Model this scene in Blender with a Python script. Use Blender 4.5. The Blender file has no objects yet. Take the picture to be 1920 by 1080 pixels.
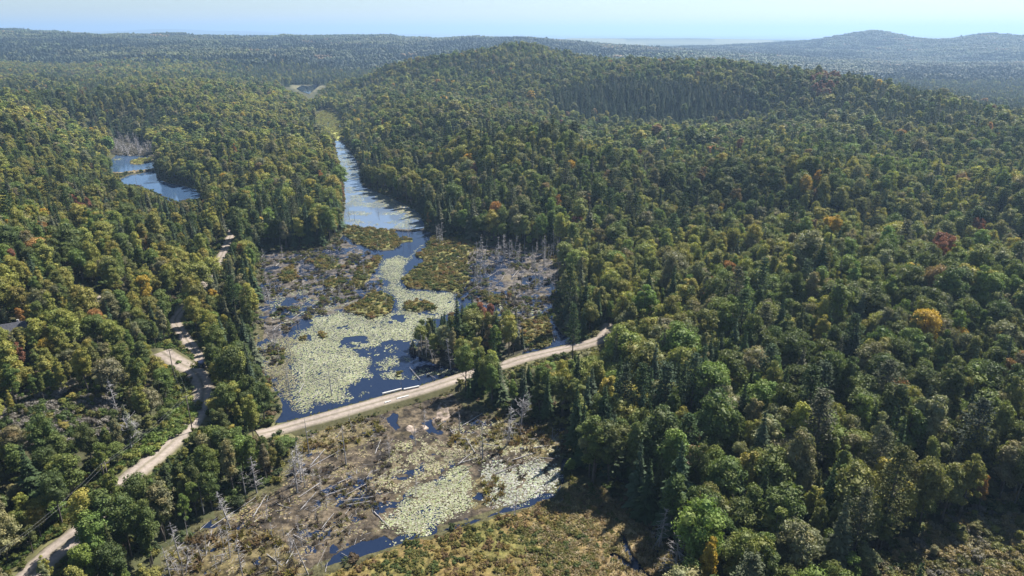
import bpy, math, random
import numpy as np
from mathutils import Vector, Matrix
R = math.radians
rng = np.random.default_rng(7)
random.seed(7)

# ------------------------------------------------------------------ camera
SC = bpy.context.scene
H = 90.0                       # metres above the marsh water
PITCH = 20.6
F = 1280.0                     # focal length in photo pixels (1920 wide)
cam_d = bpy.data.cameras.new('camera')
cam_d.sensor_width = 36.0
cam_d.lens = 24.0
cam_d.clip_start = 1.0
cam_d.clip_end = 120000.0
cam = bpy.data.objects.new('camera', cam_d)
SC.collection.objects.link(cam)
cam.location = (0, 0, H)
cam.rotation_euler = (R(90 - PITCH), 0, 0)
SC.camera = cam

# ------------------------------------------------------------------ light
SUN_AZ, SUN_EL = 44.0, 50.0    # azimuth clockwise from +Y
w = bpy.data.worlds.new('World')
SC.world = w
w.use_nodes = True
wn = w.node_tree.nodes
sky = wn.new('ShaderNodeTexSky')
sky.sky_type = 'NISHITA'
sky.sun_disc = False
sky.sun_elevation = R(SUN_EL)
sky.sun_rotation = R(SUN_AZ)
sky.altitude = 400
sky.air_density = 1.0
sky.dust_density = 0.4
sky.ozone_density = 3.0
bg = wn['Background']
bg.inputs['Strength'].default_value = 0.057
w.node_tree.links.new(sky.outputs[0], bg.inputs[0])
sun_d = bpy.data.lights.new('sun', 'SUN')
sun_d.energy = 5.0
sun_d.angle = R(0.5)
sun_d.color = (1.0, 0.955, 0.89)
sun = bpy.data.objects.new('sun', sun_d)
SC.collection.objects.link(sun)
sdir = Vector((math.sin(R(SUN_AZ)) * math.cos(R(SUN_EL)), math.cos(R(SUN_AZ)) * math.cos(R(SUN_EL)), math.sin(R(SUN_EL))))
sun.rotation_euler = sdir.to_track_quat('Z', 'Y').to_euler()
SC.view_settings.view_transform = 'Standard'
SC.view_settings.look = 'None'
SC.view_settings.exposure = 1.12
SC.view_settings.gamma = 1.0
SC.cycles.max_bounces = 6
SC.cycles.diffuse_bounces = 2
SC.cycles.glossy_bounces = 2
SC.cycles.transmission_bounces = 3
SC.cycles.volume_bounces = 0
SC.cycles.use_denoising = True
HAZE_DENSITY = 1.4e-4

# ------------------------------------------------------------------ camera maths (pixel of the survey photo <-> place)
cp, sp = math.cos(R(PITCH)), math.sin(R(PITCH))

def ray(px, py):
    u = (np.asarray(px, float) - 960) / F
    v = (540 - np.asarray(py, float)) / F
    return u, cp + v * sp, -sp + v * cp

def G(px, py, z=0.0):
    dx, dy, dz = ray(px, py)
    t = (z - H) / dz
    return np.stack([dx * t, dy * t], -1)

def proj(x, y, z):
    zz = np.asarray(z, float) - H
    f = np.asarray(y, float) * cp - zz * sp
    u = np.asarray(x, float)
    v = np.asarray(y, float) * sp + zz * cp
    f = np.maximum(f, 1e-3)
    return 960 + F * u / f, 540 - F * v / f, f

def PW(pts, z=0.0):
    a = np.array(pts, float)
    return G(a[:, 0], a[:, 1], z)

# ------------------------------------------------------------------ noise
def _h(ix, iy, s):
    n = (ix * 374761393 + iy * 668265263 + s * 974634777) & 0xffffffff
    n = ((n ^ (n >> 13)) * 1274126177) & 0xffffffff
    return ((n ^ (n >> 16)) & 0xffff) / 65535.0

def vnoise(x, y, s=0):
    x = np.asarray(x, float); y = np.asarray(y, float)
    ix = np.floor(x).astype(np.int64); iy = np.floor(y).astype(np.int64)
    fx = x - ix; fy = y - iy
    fx = fx * fx * (3 - 2 * fx); fy = fy * fy * (3 - 2 * fy)
    a = _h(ix, iy, s); b = _h(ix + 1, iy, s); c = _h(ix, iy + 1, s); d = _h(ix + 1, iy + 1, s)
    return (a * (1 - fx) + b * fx) * (1 - fy) + (c * (1 - fx) + d * fx) * fy

def fbm(x, y, s=0, o=4):
    r = 0; amp = .5; t = 0
    for k in range(o):
        r = r + amp * vnoise(x * 2**k, y * 2**k, s + k * 17); t += amp; amp *= .5
    return r / t

def sstep(a, b, x):
    t = np.clip((x - a) / (b - a), 0, 1)
    return t * t * (3 - 2 * t)

def inpoly(x, y, poly):
    x = np.asarray(x, float); y = np.asarray(y, float)
    r = np.zeros(x.shape, bool)
    n = len(poly)
    for i in range(n):
        x0, y0 = poly[i]; x1, y1 = poly[(i + 1) % n]
        if y0 == y1: continue
        c = ((y0 > y) != (y1 > y)) & (x < (x1 - x0) * (y - y0) / (y1 - y0) + x0)
        r ^= c
    return r

def dseg(x, y, pts, closed=False):
    """distance to a polyline, and the position along it (index + fraction)"""
    best = np.full(np.shape(x), 1e9); at = np.zeros(np.shape(x))
    n = len(pts)
    for i in range(n if closed else n - 1):
        ax, ay = pts[i]; bx, by = pts[(i + 1) % n]
        L = (bx - ax)**2 + (by - ay)**2 + 1e-9
        t = np.clip(((x - ax) * (bx - ax) + (y - ay) * (by - ay)) / L, 0, 1)
        d = np.hypot(x - ax - t * (bx - ax), y - ay - t * (by - ay))
        m = d < best
        best = np.where(m, d, best); at = np.where(m, i + t, at)
    return best, at

# ------------------------------------------------------------------ survey of the place
UPPER = [(500,806),(524,772),(520,752),(500,725),(484,690),(474,655),(480,620),(481,560),(482,520),(486,482),(503,468),(540,470),(570,468),(602,464),(628,456),(640,440),(641,415),(643,392),(645,372),(641,350),(640,330),(634,310),(628,290),(625,275),(626,262),(610,244),(588,228),(594,212),(612,206),(632,215),(645,232),(646,250),(640,262),(655,280),(670,300),(678,322),(681,347),(700,357),(735,370),(765,385),(790,400),(797,415),(802,432),(830,440),(870,450),(900,456),(960,464),(1010,472),(1048,474),(1060,490),(1055,520),(1046,560),(1040,600),(1060,628),(1085,634),(1075,650),(985,670),(940,688),(865,705),(740,745),(640,772)]
ISLAND = [(785,640),(768,660),(795,673),(835,687),(870,692),(930,688),(972,676),(985,655),(965,632),(900,620),(840,612)]
LOWER = [(508,812),(640,779),(740,752),(862,716),(868,740),(882,757),(930,775),(985,787),(1040,792),(1064,802),(1074,850),(1064,880),(1066,905),(1045,935),(995,955),(940,968),(880,990),(810,1008),(740,1030),(680,1050),(610,1070),(560,1110),(285,1110),(300,1050),(340,1008),(390,972),(440,952),(512,908),(540,872),(552,845),(556,822)]
MEADOW = [(1066,905),(1110,915),(1152,935),(1180,962),(1205,985),(1248,1015),(1262,1060),(1268,1110),(560,1110),(610,1070),(680,1050),(740,1030),(810,1008),(880,990),(940,968),(995,955),(1045,935)]
GLADE = [(1735,1015),(1790,985),(1850,990),(1930,1000),(1960,1100),(1650,1110),(1690,1055)]
POND_A = [(200,322),(203,302),(214,292),(207,275),(215,262),(232,262),(262,268),(290,280),(305,292),(292,300),(290,312),(293,320),(240,326),(205,329)]
POND_B = [(218,338),(242,328),(293,320),(300,336),(318,343),(355,350),(388,362),(392,373),(365,377),(320,380),(292,366),(262,352),(230,346)]
FAR_POND = [(535,157),(560,153),(585,156),(612,152),(606,162),(590,170),(580,178),(565,172),(545,165)]
ROAD_CAUSEWAY = [(484,815),(512,808),(560,795),(640,773),(740,745),(800,728),(865,707),(905,693),(945,684),(985,671),(1060,654),(1100,645),(1130,634),(1142,615),(1147,600)]
ROAD_MAIN = [(30,1105),(90,1045),(118,1022),(165,985),(205,940),(240,900),(270,873),(300,850),(335,817),(364,784),(379,750),(380,722),(366,698),(338,681),(312,666),(293,652)]
ROAD_BACK = [(192,568),(172,556),(152,542)]
ROAD_SIDE = [(380,722),(379,695),(371,668),(356,645),(340,622),(328,603),(335,588),(362,560),(392,520),(406,497),(416,478),(426,456),(433,440),(437,424),(440,405)]

ZMAIN = [7, 7, 7, 7, 6.5, 6, 5.5, 5.2, 5, 4.5, 4.2, 4, 4.5, 5.5, 6.5, 7.2]
ZSIDE = [4, 4, 4, 4, 4, 4, 4.5, 5, 6, 6, 6, 6, 6, 6.5, 7]
ZCAUS = [1.6, 1.35] + [1.25] * 9 + [1.6, 2.2, 3.0, 3.8]

def road_line(px, zs):
    return np.array([list(G(p[0], p[1], z)) + [z] for p, z in zip(px, zs)])

def resample(line, step):
    # Catmull-Rom through the survey points, then even steps
    P = np.vstack([2 * line[0] - line[1], line, 2 * line[-1] - line[-2]])
    out = []
    for i in range(1, len(P) - 2):
        for t in np.linspace(0, 1, 12, endpoint=False):
            a, b, c, d = P[i - 1], P[i], P[i + 1], P[i + 2]
            out.append(.5 * (2 * b + (c - a) * t + (2 * a - 5 * b + 4 * c - d) * t**2 + (3 * b - a - 3 * c + d) * t**3))
    out.append(P[-2])
    out = np.array(out)
    s = np.r_[0, np.cumsum(np.hypot(*np.diff(out[:, :2], axis=0).T))]
    q = np.arange(0, s[-1], step)
    return np.stack([np.interp(q, s, out[:, k]) for k in range(3)], -1)

roads = {'causeway': (resample(road_line(ROAD_CAUSEWAY, ZCAUS), 3.0), 2.1),
         'main': (resample(road_line(ROAD_MAIN, ZMAIN), 3.0), 2.3),
         'side': (resample(road_line(ROAD_SIDE, ZSIDE), 3.0), 1.5),
         'back': (resample(road_line(ROAD_BACK, [14, 14, 14]), 3.0), 2.2)}

UPPER_W, LOWER_W, MEADOW_W, GLADE_W, ISLAND_W = PW(UPPER), PW(LOWER), PW(MEADOW), PW(GLADE), PW(ISLAND)
PA_W, PB_W, FP_W = PW(POND_A), PW(POND_B), PW(FAR_POND)
CREEK = PW([(608,210),(603,196),(590,186),(578,176),(572,168)])
WETS = [UPPER_W, LOWER_W, MEADOW_W, PA_W, PB_W]

def wet_dist(x, y):
    """signed distance to the wetland outline, negative inside"""
    d = np.full(np.shape(x), 1e9); ins = np.zeros(np.shape(x), bool)
    for p in WETS:
        dd, _ = dseg(x, y, p, True)
        d = np.minimum(d, dd); ins |= inpoly(x, y, p)
    dd, _ = dseg(x, y, FP_W, True)
    i2 = inpoly(x, y, FP_W)
    dc, _ = dseg(x, y, CREEK); d = np.minimum(d, np.maximum(dc - 9, .5))
    d = np.where(i2, np.minimum(d, 0.5), np.minimum(d, dd))
    return np.where(ins, -d, d)

# ground heights: canopy seen at a pixel at a forward distance, or plain ground points
ctrl = []
def can(px, py, Y, dz=13.0):
    dx, dy, dz_ = ray(px, py); t = Y / dy
    ctrl.append((float(dx * t), Y, float(H + dz_ * t - dz)))
for a in [(980,74,1050),(935,80,1040),(1022,82,1040),(900,92,1000),(820,104,980),(720,118,1000),(640,150,1060),(1062,103,1020),(1110,114,980),(1140,113,950),(1200,107,880),(1280,108,820),(1400,118,760),
          (1500,131,700),(1600,148,650),(1700,171,600),(1770,190,560),(1900,215,540),
          (200,158,820),(280,150,850),(420,152,850),(520,165,850),(40,200,750),
          (250,104,1500),(420,98,1600),(100,120,1500),(0,150,1100),(560,112,1700),(650,100,1800),
          (0,56,3000),(60,55,3000),(130,63,3000),(240,66,2900),(340,62,2900),(450,68,2900),(640,66,2800),(720,69,2700),(790,71,2700),(860,75,2600),(980,69,2600),(1055,75,2600),
          (1170,100,1900),(1250,103,1800),(1330,92,3000),(1400,92,3000),(1470,88,3200),(1470,88,3300),(1560,75,3400),(1600,62,3450),(1640,50,3500),(1680,60,3500),(1710,78,3500),(1765,79,3300),(1810,66,3300),(1850,55,3300),(1890,64,3300),(1930,74,3300),(2050,80,3300),
          (1850,120,2300),(1600,110,2500)]:
    can(*a)
for a in [(900,190,720),(1000,240,560),(1050,162,760),(1120,158,745),(1220,152,730),(1320,152,710),(1390,157,700),(1070,208,700),(1150,214,685),(1250,224,668),(1330,220,655),(1400,214,650),(1230,235,520),(1500,250,470),(1700,300,400),(1100,330,420),(900,330,480),
          (1300,420,300),(1500,460,280),(1700,480,270),(1900,480,270),(1850,320,370)]:
    can(*a)
for a in [(1850,208,530),(1920,225,500),(1700,150,1400),(1850,172,1200),(1920,178,1100)]:
    can(*a)
for x in range(-5000, 5001, 700):
    ctrl.append((x, 4300 if abs(x) < 3200 else 3600, -35)); ctrl.append((x, 5600, -35))
# left side
for x, y, z in [(-150,190,20),(-190,240,26),(-130,150,13),(-110,120,10),(-95,95,9),(-240,300,28),(-300,420,30),(-210,330,10),(-170,290,8),(-150,340,5),(-330,520,22),(-260,600,14),(-200,480,12),
                (-140,400,10),(-120,300,5),(-110,480,10),(-150,600,12),(-400,700,26),(-460,560,40),(-380,380,42),(-300,240,40),(-220,170,30),
                (-60,40,10),(0,40,2),(70,60,3),(130,100,3.5),(90,130,3),(60,170,3),(60,220,4),(110,180,6),(170,150,6),(190,220,12),(260,200,16),(240,280,20),(120,260,11),(150,330,17),
                (40,360,14),(40,420,30),(-20,440,24),(-60,520,20),(-60,600,22),(-90,700,18),(-150,760,14),(-170,900,8),(-290,1150,0),(-330,1250,0),(-380,1200,2),(-235,930,3),(-262,1050,2),(-300,1000,6),(-200,960,8),(-180,1100,6),(-260,1000,5),
                (340,110,16),(350,250,27),(420,350,28),(500,420,22),(700,700,2),(455,640,8),(500,720,2),(480,800,-4),(405,710,18),(520,600,6),(440,560,14),(750,1100,-14),(950,1300,-18),(1200,1700,-8),(700,1500,-16),(500,1300,-6),(300,1600,-10),(900,900,0),
                (-700,900,34),(-900,1200,20),(-600,1300,16),(-1000,700,50),(-700,500,60),(-500,200,55),(600,0,30),(-500,-200,20),(0,-300,5),(500,-300,25),(1000,300,40),(1500,1000,20),(-1500,1000,60),(-2500,1500,70),(2500,2000,40)]:
    ctrl.append((x, y, z))
for k in roads:
    if k != 'causeway':
        for p in roads[k][0][::6]: ctrl.append(tuple(p))
for p in (UPPER_W, LOWER_W, MEADOW_W, PA_W, PB_W):
    for q in p[::3]: ctrl.append((q[0], q[1], 0.5))
ctrl = np.array(ctrl)
_d = np.hypot(ctrl[:, None, 0] - ctrl[None, :, 0], ctrl[:, None, 1] - ctrl[None, :, 1])
_A = -_d + np.eye(len(ctrl)) * 1.0
_n = len(ctrl)
_M = np.zeros((_n + 1, _n + 1)); _M[:_n, :_n] = _A; _M[:_n, _n] = 1; _M[_n, :_n] = 1
_W = np.linalg.solve(_M, np.r_[ctrl[:, 2], 0])

def ground_z(x, y):
    x = np.asarray(x, float).ravel(); y = np.asarray(y, float).ravel()
    out = np.empty(len(x))
    for s in range(0, len(x), 20000):
        X = x[s:s + 20000]; Y = y[s:s + 20000]
        z = (-np.hypot(X[:, None] - ctrl[None, :, 0], Y[:, None] - ctrl[None, :, 1])) @ _W[:_n] + _W[_n]
        r = np.hypot(X, Y)
        wd = wet_dist(X, Y)
        amp = np.clip(wd / 120, 0, 1)
        z = z + amp * ((fbm(X / 170, Y / 170, 3, 3) - .5) * np.where(X < -120, 26, 12) + (fbm(X / 40, Y / 40, 9, 2) - .5) * 4)
        z = z + sstep(1200, 3000, r) * (fbm(X / 500, Y / 500, 21, 3) - .5) * 26
        far = sstep(3700, 4700, r)
        z = z * (1 - far) + far * (-38 + 26 * fbm(X / 2500, Y / 2500, 31, 3))
        z = np.where((X < 350) & (r < 1500), np.maximum(z, .45), z)
        sh = sstep(0, 45, wd)
        z = .42 + (z - .42) * sh
        for k in roads:
            ln, hw = roads[k]
            d, at = dseg(X, Y, ln[::2, :2])
            zr = np.interp(at * 2, np.arange(len(ln)), ln[:, 2])
            m = sstep(hw + 1.0, hw + (8 if k != 'causeway' else 4), d)
            z = z * m + (zr - .12) * (1 - m) if k != 'causeway' else np.where(wd > 0, z * m + (zr - .12) * (1 - m), z)
        ridge = 165 * np.exp(-((X + 7200) / 3000)**2 - ((Y - 15500) / 900)**2) + 60 * np.exp(-((X + 2500) / 4000)**2 - ((Y - 17500) / 900)**2)
        z = z + ridge + 58 * np.exp(-((r - 6200) / 500)**2) * sstep(150, 500, X) * (1 - sstep(2300, 3000, X)) * (.75 + .5 * fbm(X / 600, Y / 600, 33, 2))
        z = np.where(wd < -.5, -1.6, z)
        out[s:s + 20000] = z
    return out

# ------------------------------------------------------------------ mesh helpers
def add_mesh(name, V, Fs, mats, col=None, var=None, smooth=False, mi=None, warm=None):
    """V (n,3), Fs a list of (m,k) index arrays"""
    me = bpy.data.meshes.new(name)
    V = np.asarray(V, np.float32)
    Fs = [np.asarray(f, np.int32) for f in Fs if len(f)]
    me.vertices.add(len(V)); me.vertices.foreach_set('co', V.ravel())
    loops = np.concatenate([f.ravel() for f in Fs]) if Fs else np.zeros(0, np.int32)
    tot = np.concatenate([np.full(len(f), f.shape[1], np.int32) for f in Fs]) if Fs else np.zeros(0, np.int32)
    start = np.r_[0, np.cumsum(tot)[:-1]].astype(np.int32) if len(tot) else tot
    if len(loops):
        me.loops.add(len(loops)); me.loops.foreach_set('vertex_index', loops)
        me.polygons.add(len(tot)); me.polygons.foreach_set('loop_start', start); me.polygons.foreach_set('loop_total', tot)
        if mi is not None: me.polygons.foreach_set('material_index', np.asarray(mi, np.int32))
        me.polygons.foreach_set('use_smooth', np.full(len(tot), smooth, bool))
    for m in (mats if isinstance(mats, (list, tuple)) else [mats]):
        me.materials.append(m)
    if col is not None:
        a = me.attributes.new('col', 'FLOAT_COLOR', 'POINT')
        c = np.ones((len(V), 4), np.float32); c[:, :3] = col; a.data.foreach_set('color', c.ravel())
    if var is not None:
        a = me.attributes.new('var', 'FLOAT', 'POINT'); a.data.foreach_set('value', np.asarray(var, np.float32))
    if warm is not None and warm.any():
        a = me.attributes.new('warm', 'FLOAT', 'POINT'); a.data.foreach_set('value', np.asarray(warm, np.float32))
    me.update(calc_edges=True)
    me.validate()
    return me

def link(name, me, parent=None, loc=None):
    o = bpy.data.objects.new(name, me); SC.collection.objects.link(o)
    if parent is not None: o.parent = parent
    if loc is not None: o.location = loc
    return o

def props(o, label=None, cat=None, group=None, kind=None):
    if label: o['label'] = label
    if cat: o['category'] = cat
    if group: o['group'] = group
    if kind: o['kind'] = kind
    return o

class MB:
    """collects shapes into one mesh"""
    def __init__(self): self.v = []; self.f3 = []; self.f4 = []; self.n = 0; self.var = []; self.wm = []; self.warm = 0.0
    def add(self, V, F3=None, F4=None, var=1.0):
        V = np.asarray(V, float)
        if F3 is not None and len(F3): self.f3.append(np.asarray(F3) + self.n)
        if F4 is not None and len(F4): self.f4.append(np.asarray(F4) + self.n)
        self.v.append(V); self.n += len(V)
        self.var.append(np.full(len(V), var) if np.isscalar(var) else var)
        self.wm.append(np.full(len(V), self.warm))
    def tube(self, pts, rad, k=6, var=1.0, cap=True):
        pts = np.asarray(pts, float); n = len(pts)
        t = np.gradient(pts, axis=0) if n > 1 else pts
        t /= np.linalg.norm(t, axis=1)[:, None] + 1e-9
        ref = np.array([0.0, 0, 1]) if abs(t[0][2]) < .9 else np.array([1.0, 0, 0])
        a = np.cross(t, ref); a /= np.linalg.norm(a, axis=1)[:, None] + 1e-9
        b = np.cross(t, a)
        ang = np.arange(k) / k * 2 * math.pi
        V = (pts[:, None] + np.asarray(rad, float)[:, None, None] * (a[:, None] * np.cos(ang)[None, :, None] + b[:, None] * np.sin(ang)[None, :, None])).reshape(-1, 3)
        i = np.arange(n - 1)[:, None] * k; j = np.arange(k)[None]; j2 = (j + 1) % k
        F4 = np.stack([i + j, i + j2, i + k + j2, i + k + j], -1).reshape(-1, 4)
        F3 = None
        if cap:
            V = np.vstack([V, pts[0], pts[-1]]); c0, c1 = n * k, n * k + 1
            jj = np.arange(k); j3 = (jj + 1) % k
            F3 = np.vstack([np.stack([np.full(k, c0), j3, jj], -1), np.stack([np.full(k, c1), (n - 1) * k + jj, (n - 1) * k + j3], -1)])
        self.add(V, F3, F4, var)
    def box(self, c, s, rot=0.0, bev=0.0, var=1.0):
        c = np.asarray(c, float); s = np.asarray(s, float) / 2
        if bev:
            b = min(bev, s.min() * .6)
            prof = []
            for sx, sy in ((-1, -1), (1, -1), (1, 1), (-1, 1)):
                c0 = [(sx * s[0], sy * (s[1] - b)), (sx * (s[0] - b), sy * s[1])]
                prof += c0 if sx * sy > 0 else c0[::-1]
            prof = np.array(prof); inner = prof * (1 - b / np.maximum(s[:2], 1e-6))
            rings = [(inner, -s[2]), (prof, -s[2] + b), (prof, s[2] - b), (inner, s[2])]
        else:
            prof = np.array([(-s[0], -s[1]), (s[0], -s[1]), (s[0], s[1]), (-s[0], s[1])]); rings = [(prof, -s[2]), (prof, s[2])]
        k = len(prof)
        V = np.vstack([np.c_[p, np.full(k, z)] for p, z in rings])
        F4 = []
        for i in range(len(rings) - 1):
            for j in range(k): F4.append((i * k + j, i * k + (j + 1) % k, (i + 1) * k + (j + 1) % k, (i + 1) * k + j))
        F3 = []
        n0 = len(V); V = np.vstack([V, [[0, 0, -s[2]], [0, 0, s[2]]]])
        for j in range(k):
            F3.append((n0, (j + 1) % k, j)); F3.append((n0 + 1, (len(rings) - 1) * k + j, (len(rings) - 1) * k + (j + 1) % k))
        ca, sa = math.cos(rot), math.sin(rot)
        V = V @ np.array([[ca, sa, 0], [-sa, ca, 0], [0, 0, 1]]) + c
        self.add(V, F3, F4, var)
    def mesh(self, name, mats, smooth=False):
        V = np.vstack(self.v)
        Fs = []
        if self.f3: Fs.append(np.vstack(self.f3))
        if self.f4: Fs.append(np.vstack(self.f4))
        return add_mesh(name, V, Fs, mats, var=np.concatenate(self.var), smooth=smooth, warm=np.concatenate(self.wm))

# ------------------------------------------------------------------ materials
def mat(name):
    m = bpy.data.materials.new(name); m.use_nodes = True
    nt = m.node_tree; b = nt.nodes['Principled BSDF']
    return m, nt, b

def N(nt, t, **kw):
    n = nt.nodes.new(t)
    for k, v in kw.items():
        if k.startswith('i_'): n.inputs[k[2:]].default_value = v
        else: setattr(n, k, v)
    return n

def attr_scaled(nt, colour_socket, lo=.55, hi=1.45, attr='var'):
    a = N(nt, 'ShaderNodeAttribute', attribute_name=attr)
    mul = N(nt, 'ShaderNodeVectorMath', operation='SCALE')
    nt.links.new(colour_socket, mul.inputs[0]); nt.links.new(a.outputs['Fac'], mul.inputs['Scale'])
    return mul.outputs[0]

def leaf_material(name, transl=.38, spec=.35, rough=.5):
    m, nt, b = mat(name)
    t = N(nt, 'ShaderNodeAttribute', attribute_name='tint', attribute_type='INSTANCER')
    wa = N(nt, 'ShaderNodeAttribute', attribute_name='warm')
    wx = N(nt, 'ShaderNodeMix', data_type='RGBA', blend_type='MULTIPLY'); wx.inputs[7].default_value = (1.6, 1.1, .7, 1)
    nt.links.new(wa.outputs['Fac'], wx.inputs[0]); nt.links.new(t.outputs['Color'], wx.inputs[6])
    c = attr_scaled(nt, wx.outputs[2])
    nt.links.new(c, b.inputs['Base Color'])
    b.inputs['Roughness'].default_value = rough
    b.inputs['Specular IOR Level'].default_value = spec
    tr = N(nt, 'ShaderNodeBsdfTranslucent')
    warm = N(nt, 'ShaderNodeVectorMath', operation='MULTIPLY'); warm.inputs[1].default_value = (1.3, 1.4, .7)
    nt.links.new(c, warm.inputs[0]); nt.links.new(warm.outputs[0], tr.inputs[0])
    mx = N(nt, 'ShaderNodeMixShader', i_Fac=transl)
    nt.links.new(b.outputs[0], mx.inputs[1]); nt.links.new(tr.outputs[0], mx.inputs[2])
    nt.links.new(mx.outputs[0], nt.nodes['Material Output'].inputs[0])
    return m

def noise_material(name, c0, c1, scale, rough=.9, bump=0.0, use_var=False, spec=.2, detail=5):
    m, nt, b = mat(name)
    tc = N(nt, 'ShaderNodeTexCoord')
    n = N(nt, 'ShaderNodeTexNoise', i_Scale=scale, i_Detail=detail)
    nt.links.new(tc.outputs['Object'], n.inputs['Vector'])
    r = N(nt, 'ShaderNodeValToRGB')
    r.color_ramp.elements[0].position = .3; r.color_ramp.elements[1].position = .7
    r.color_ramp.elements[0].color = (*c0, 1); r.color_ramp.elements[1].color = (*c1, 1)
    nt.links.new(n.outputs['Fac'], r.inputs[0])
    out = r.outputs[0]
    if use_var: out = attr_scaled(nt, out)
    nt.links.new(out, b.inputs['Base Color'])
    b.inputs['Roughness'].default_value = rough
    b.inputs['Specular IOR Level'].default_value = spec
    if bump:
        bp = N(nt, 'ShaderNodeBump', i_Strength=bump, i_Distance=.3)
        nt.links.new(n.outputs['Fac'], bp.inputs['Height']); nt.links.new(bp.outputs[0], b.inputs['Normal'])
    return m

def col_material(name, scale, amount=.5, rough=.9, spec=.2, bump=.6):
    """surface colour held in the mesh's own colour attribute, broken by fine noise"""
    m, nt, b = mat(name)
    a = N(nt, 'ShaderNodeAttribute', attribute_name='col')
    tc = N(nt, 'ShaderNodeTexCoord')
    n = N(nt, 'ShaderNodeTexNoise', i_Scale=scale, i_Detail=6, i_Roughness=.65)
    nt.links.new(tc.outputs['Object'], n.inputs['Vector'])
    mr = N(nt, 'ShaderNodeMapRange'); mr.inputs[1].default_value = .3; mr.inputs[2].default_value = .7
    mr.inputs[3].default_value = 1 - amount; mr.inputs[4].default_value = 1 + amount
    nt.links.new(n.outputs['Fac'], mr.inputs[0])
    mul = N(nt, 'ShaderNodeVectorMath', operation='SCALE')
    nt.links.new(a.outputs['Color'], mul.inputs[0]); nt.links.new(mr.outputs[0], mul.inputs['Scale'])
    nt.links.new(mul.outputs[0], b.inputs['Base Color'])
    b.inputs['Roughness'].default_value = rough; b.inputs['Specular IOR Level'].default_value = spec
    if bump:
        bp = N(nt, 'ShaderNodeBump', i_Strength=bump, i_Distance=.25)
        nt.links.new(n.outputs['Fac'], bp.inputs['Height']); nt.links.new(bp.outputs[0], b.inputs['Normal'])
    return m

M_LEAF = leaf_material('broad_leaf', .24, .24, .6)
M_NEEDLE = leaf_material('needles', .14, .12, .7)
M_SEDGE = leaf_material('sedge_blade', .35, .3, .5)
M_BARK = noise_material('bark', (.07, .06, .05), (.16, .14, .12), 3, .9)
M_DEAD = noise_material('dead_wood', (.22, .205, .20), (.42, .40, .39), 2.0, .85, use_var=True)
M_ROOT = noise_material('wet_root_wood', (.02, .016, .013), (.06, .045, .035), 2, .9)
M_TERRAIN = col_material('forest_floor', .35, .5)
M_MARSH = col_material('marsh_peat', 1.3, .7, .8, .15, .8)
M_ROAD = col_material('gravel', 1.1, .24, .95, .1, .4)
M_ROCK = noise_material('pale_granite', (.30, .28, .26), (.55, .52, .49), .8, .85, .4)
M_WHITE = noise_material('weathered_white_paint', (.42, .41, .39), (.66, .65, .62), 3, .7)
M_PIPE = noise_material('black_plastic_pipe', (.012, .012, .012), (.03, .03, .03), 4, .6)
M_POLE = noise_material('pole_wood', (.09, .075, .06), (.17, .145, .12), 4, .85)
M_WIRE = noise_material('wire_metal', (.12, .12, .12), (.25, .25, .25), 4, .5)
M_ROOF = noise_material('grey_shingle', (.05, .052, .06), (.10, .10, .115), 2.5, .9)
M_WALL = noise_material('brown_board', (.16, .12, .09), (.25, .2, .15), 2, .85)
M_GLASS, _nt, _b = mat('dark_glass'); _b.inputs['Base Color'].default_value = (.01, .012, .015, 1); _b.inputs['Roughness'].default_value = .05
M_CAR, _nt, _b = mat('dark_blue_paint'); _b.inputs['Base Color'].default_value = (.008, .010, .032, 1); _b.inputs['Roughness'].default_value = .3
M_TYRE, _nt, _b = mat('tyre_rubber'); _b.inputs['Base Color'].default_value = (.012, .012, .012, 1); _b.inputs['Roughness'].default_value = .9
M_LAMP, _nt, _b = mat('lamp_glass'); _b.inputs['Base Color'].default_value = (.6, .6, .6, 1); _b.inputs['Roughness'].default_value = .1

M_WATER, nt, b = mat('still_marsh_water')
b.inputs['Base Color'].default_value = (.012, .021, .047, 1)
b.inputs['Roughness'].default_value = .04
b.inputs['IOR'].default_value = 1.33
tc = N(nt, 'ShaderNodeTexCoord'); n = N(nt, 'ShaderNodeTexNoise', i_Scale=1.2, i_Detail=3)
bp = N(nt, 'ShaderNodeBump', i_Strength=.035, i_Distance=.2)
nt.links.new(tc.outputs['Object'], n.inputs['Vector']); nt.links.new(n.outputs['Fac'], bp.inputs['Height']); nt.links.new(bp.outputs[0], b.inputs['Normal'])

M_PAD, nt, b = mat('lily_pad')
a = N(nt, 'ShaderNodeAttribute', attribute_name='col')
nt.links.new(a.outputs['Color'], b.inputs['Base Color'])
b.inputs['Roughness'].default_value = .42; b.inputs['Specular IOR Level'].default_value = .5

# ------------------------------------------------------------------ terrain
def polar_grid(rs, th):
    r, t = np.meshgrid(rs, th, indexing='ij')
    x = r * np.sin(t); y = r * np.cos(t)
    nr, ntt = r.shape
    i = np.arange(nr - 1)[:, None] * ntt; j = np.arange(ntt - 1)[None]
    Fq = np.stack([i + j, i + j + 1, i + ntt + j + 1, i + ntt + j], -1).reshape(-1, 4)[:, ::-1]
    return x.ravel(), y.ravel(), Fq

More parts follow.
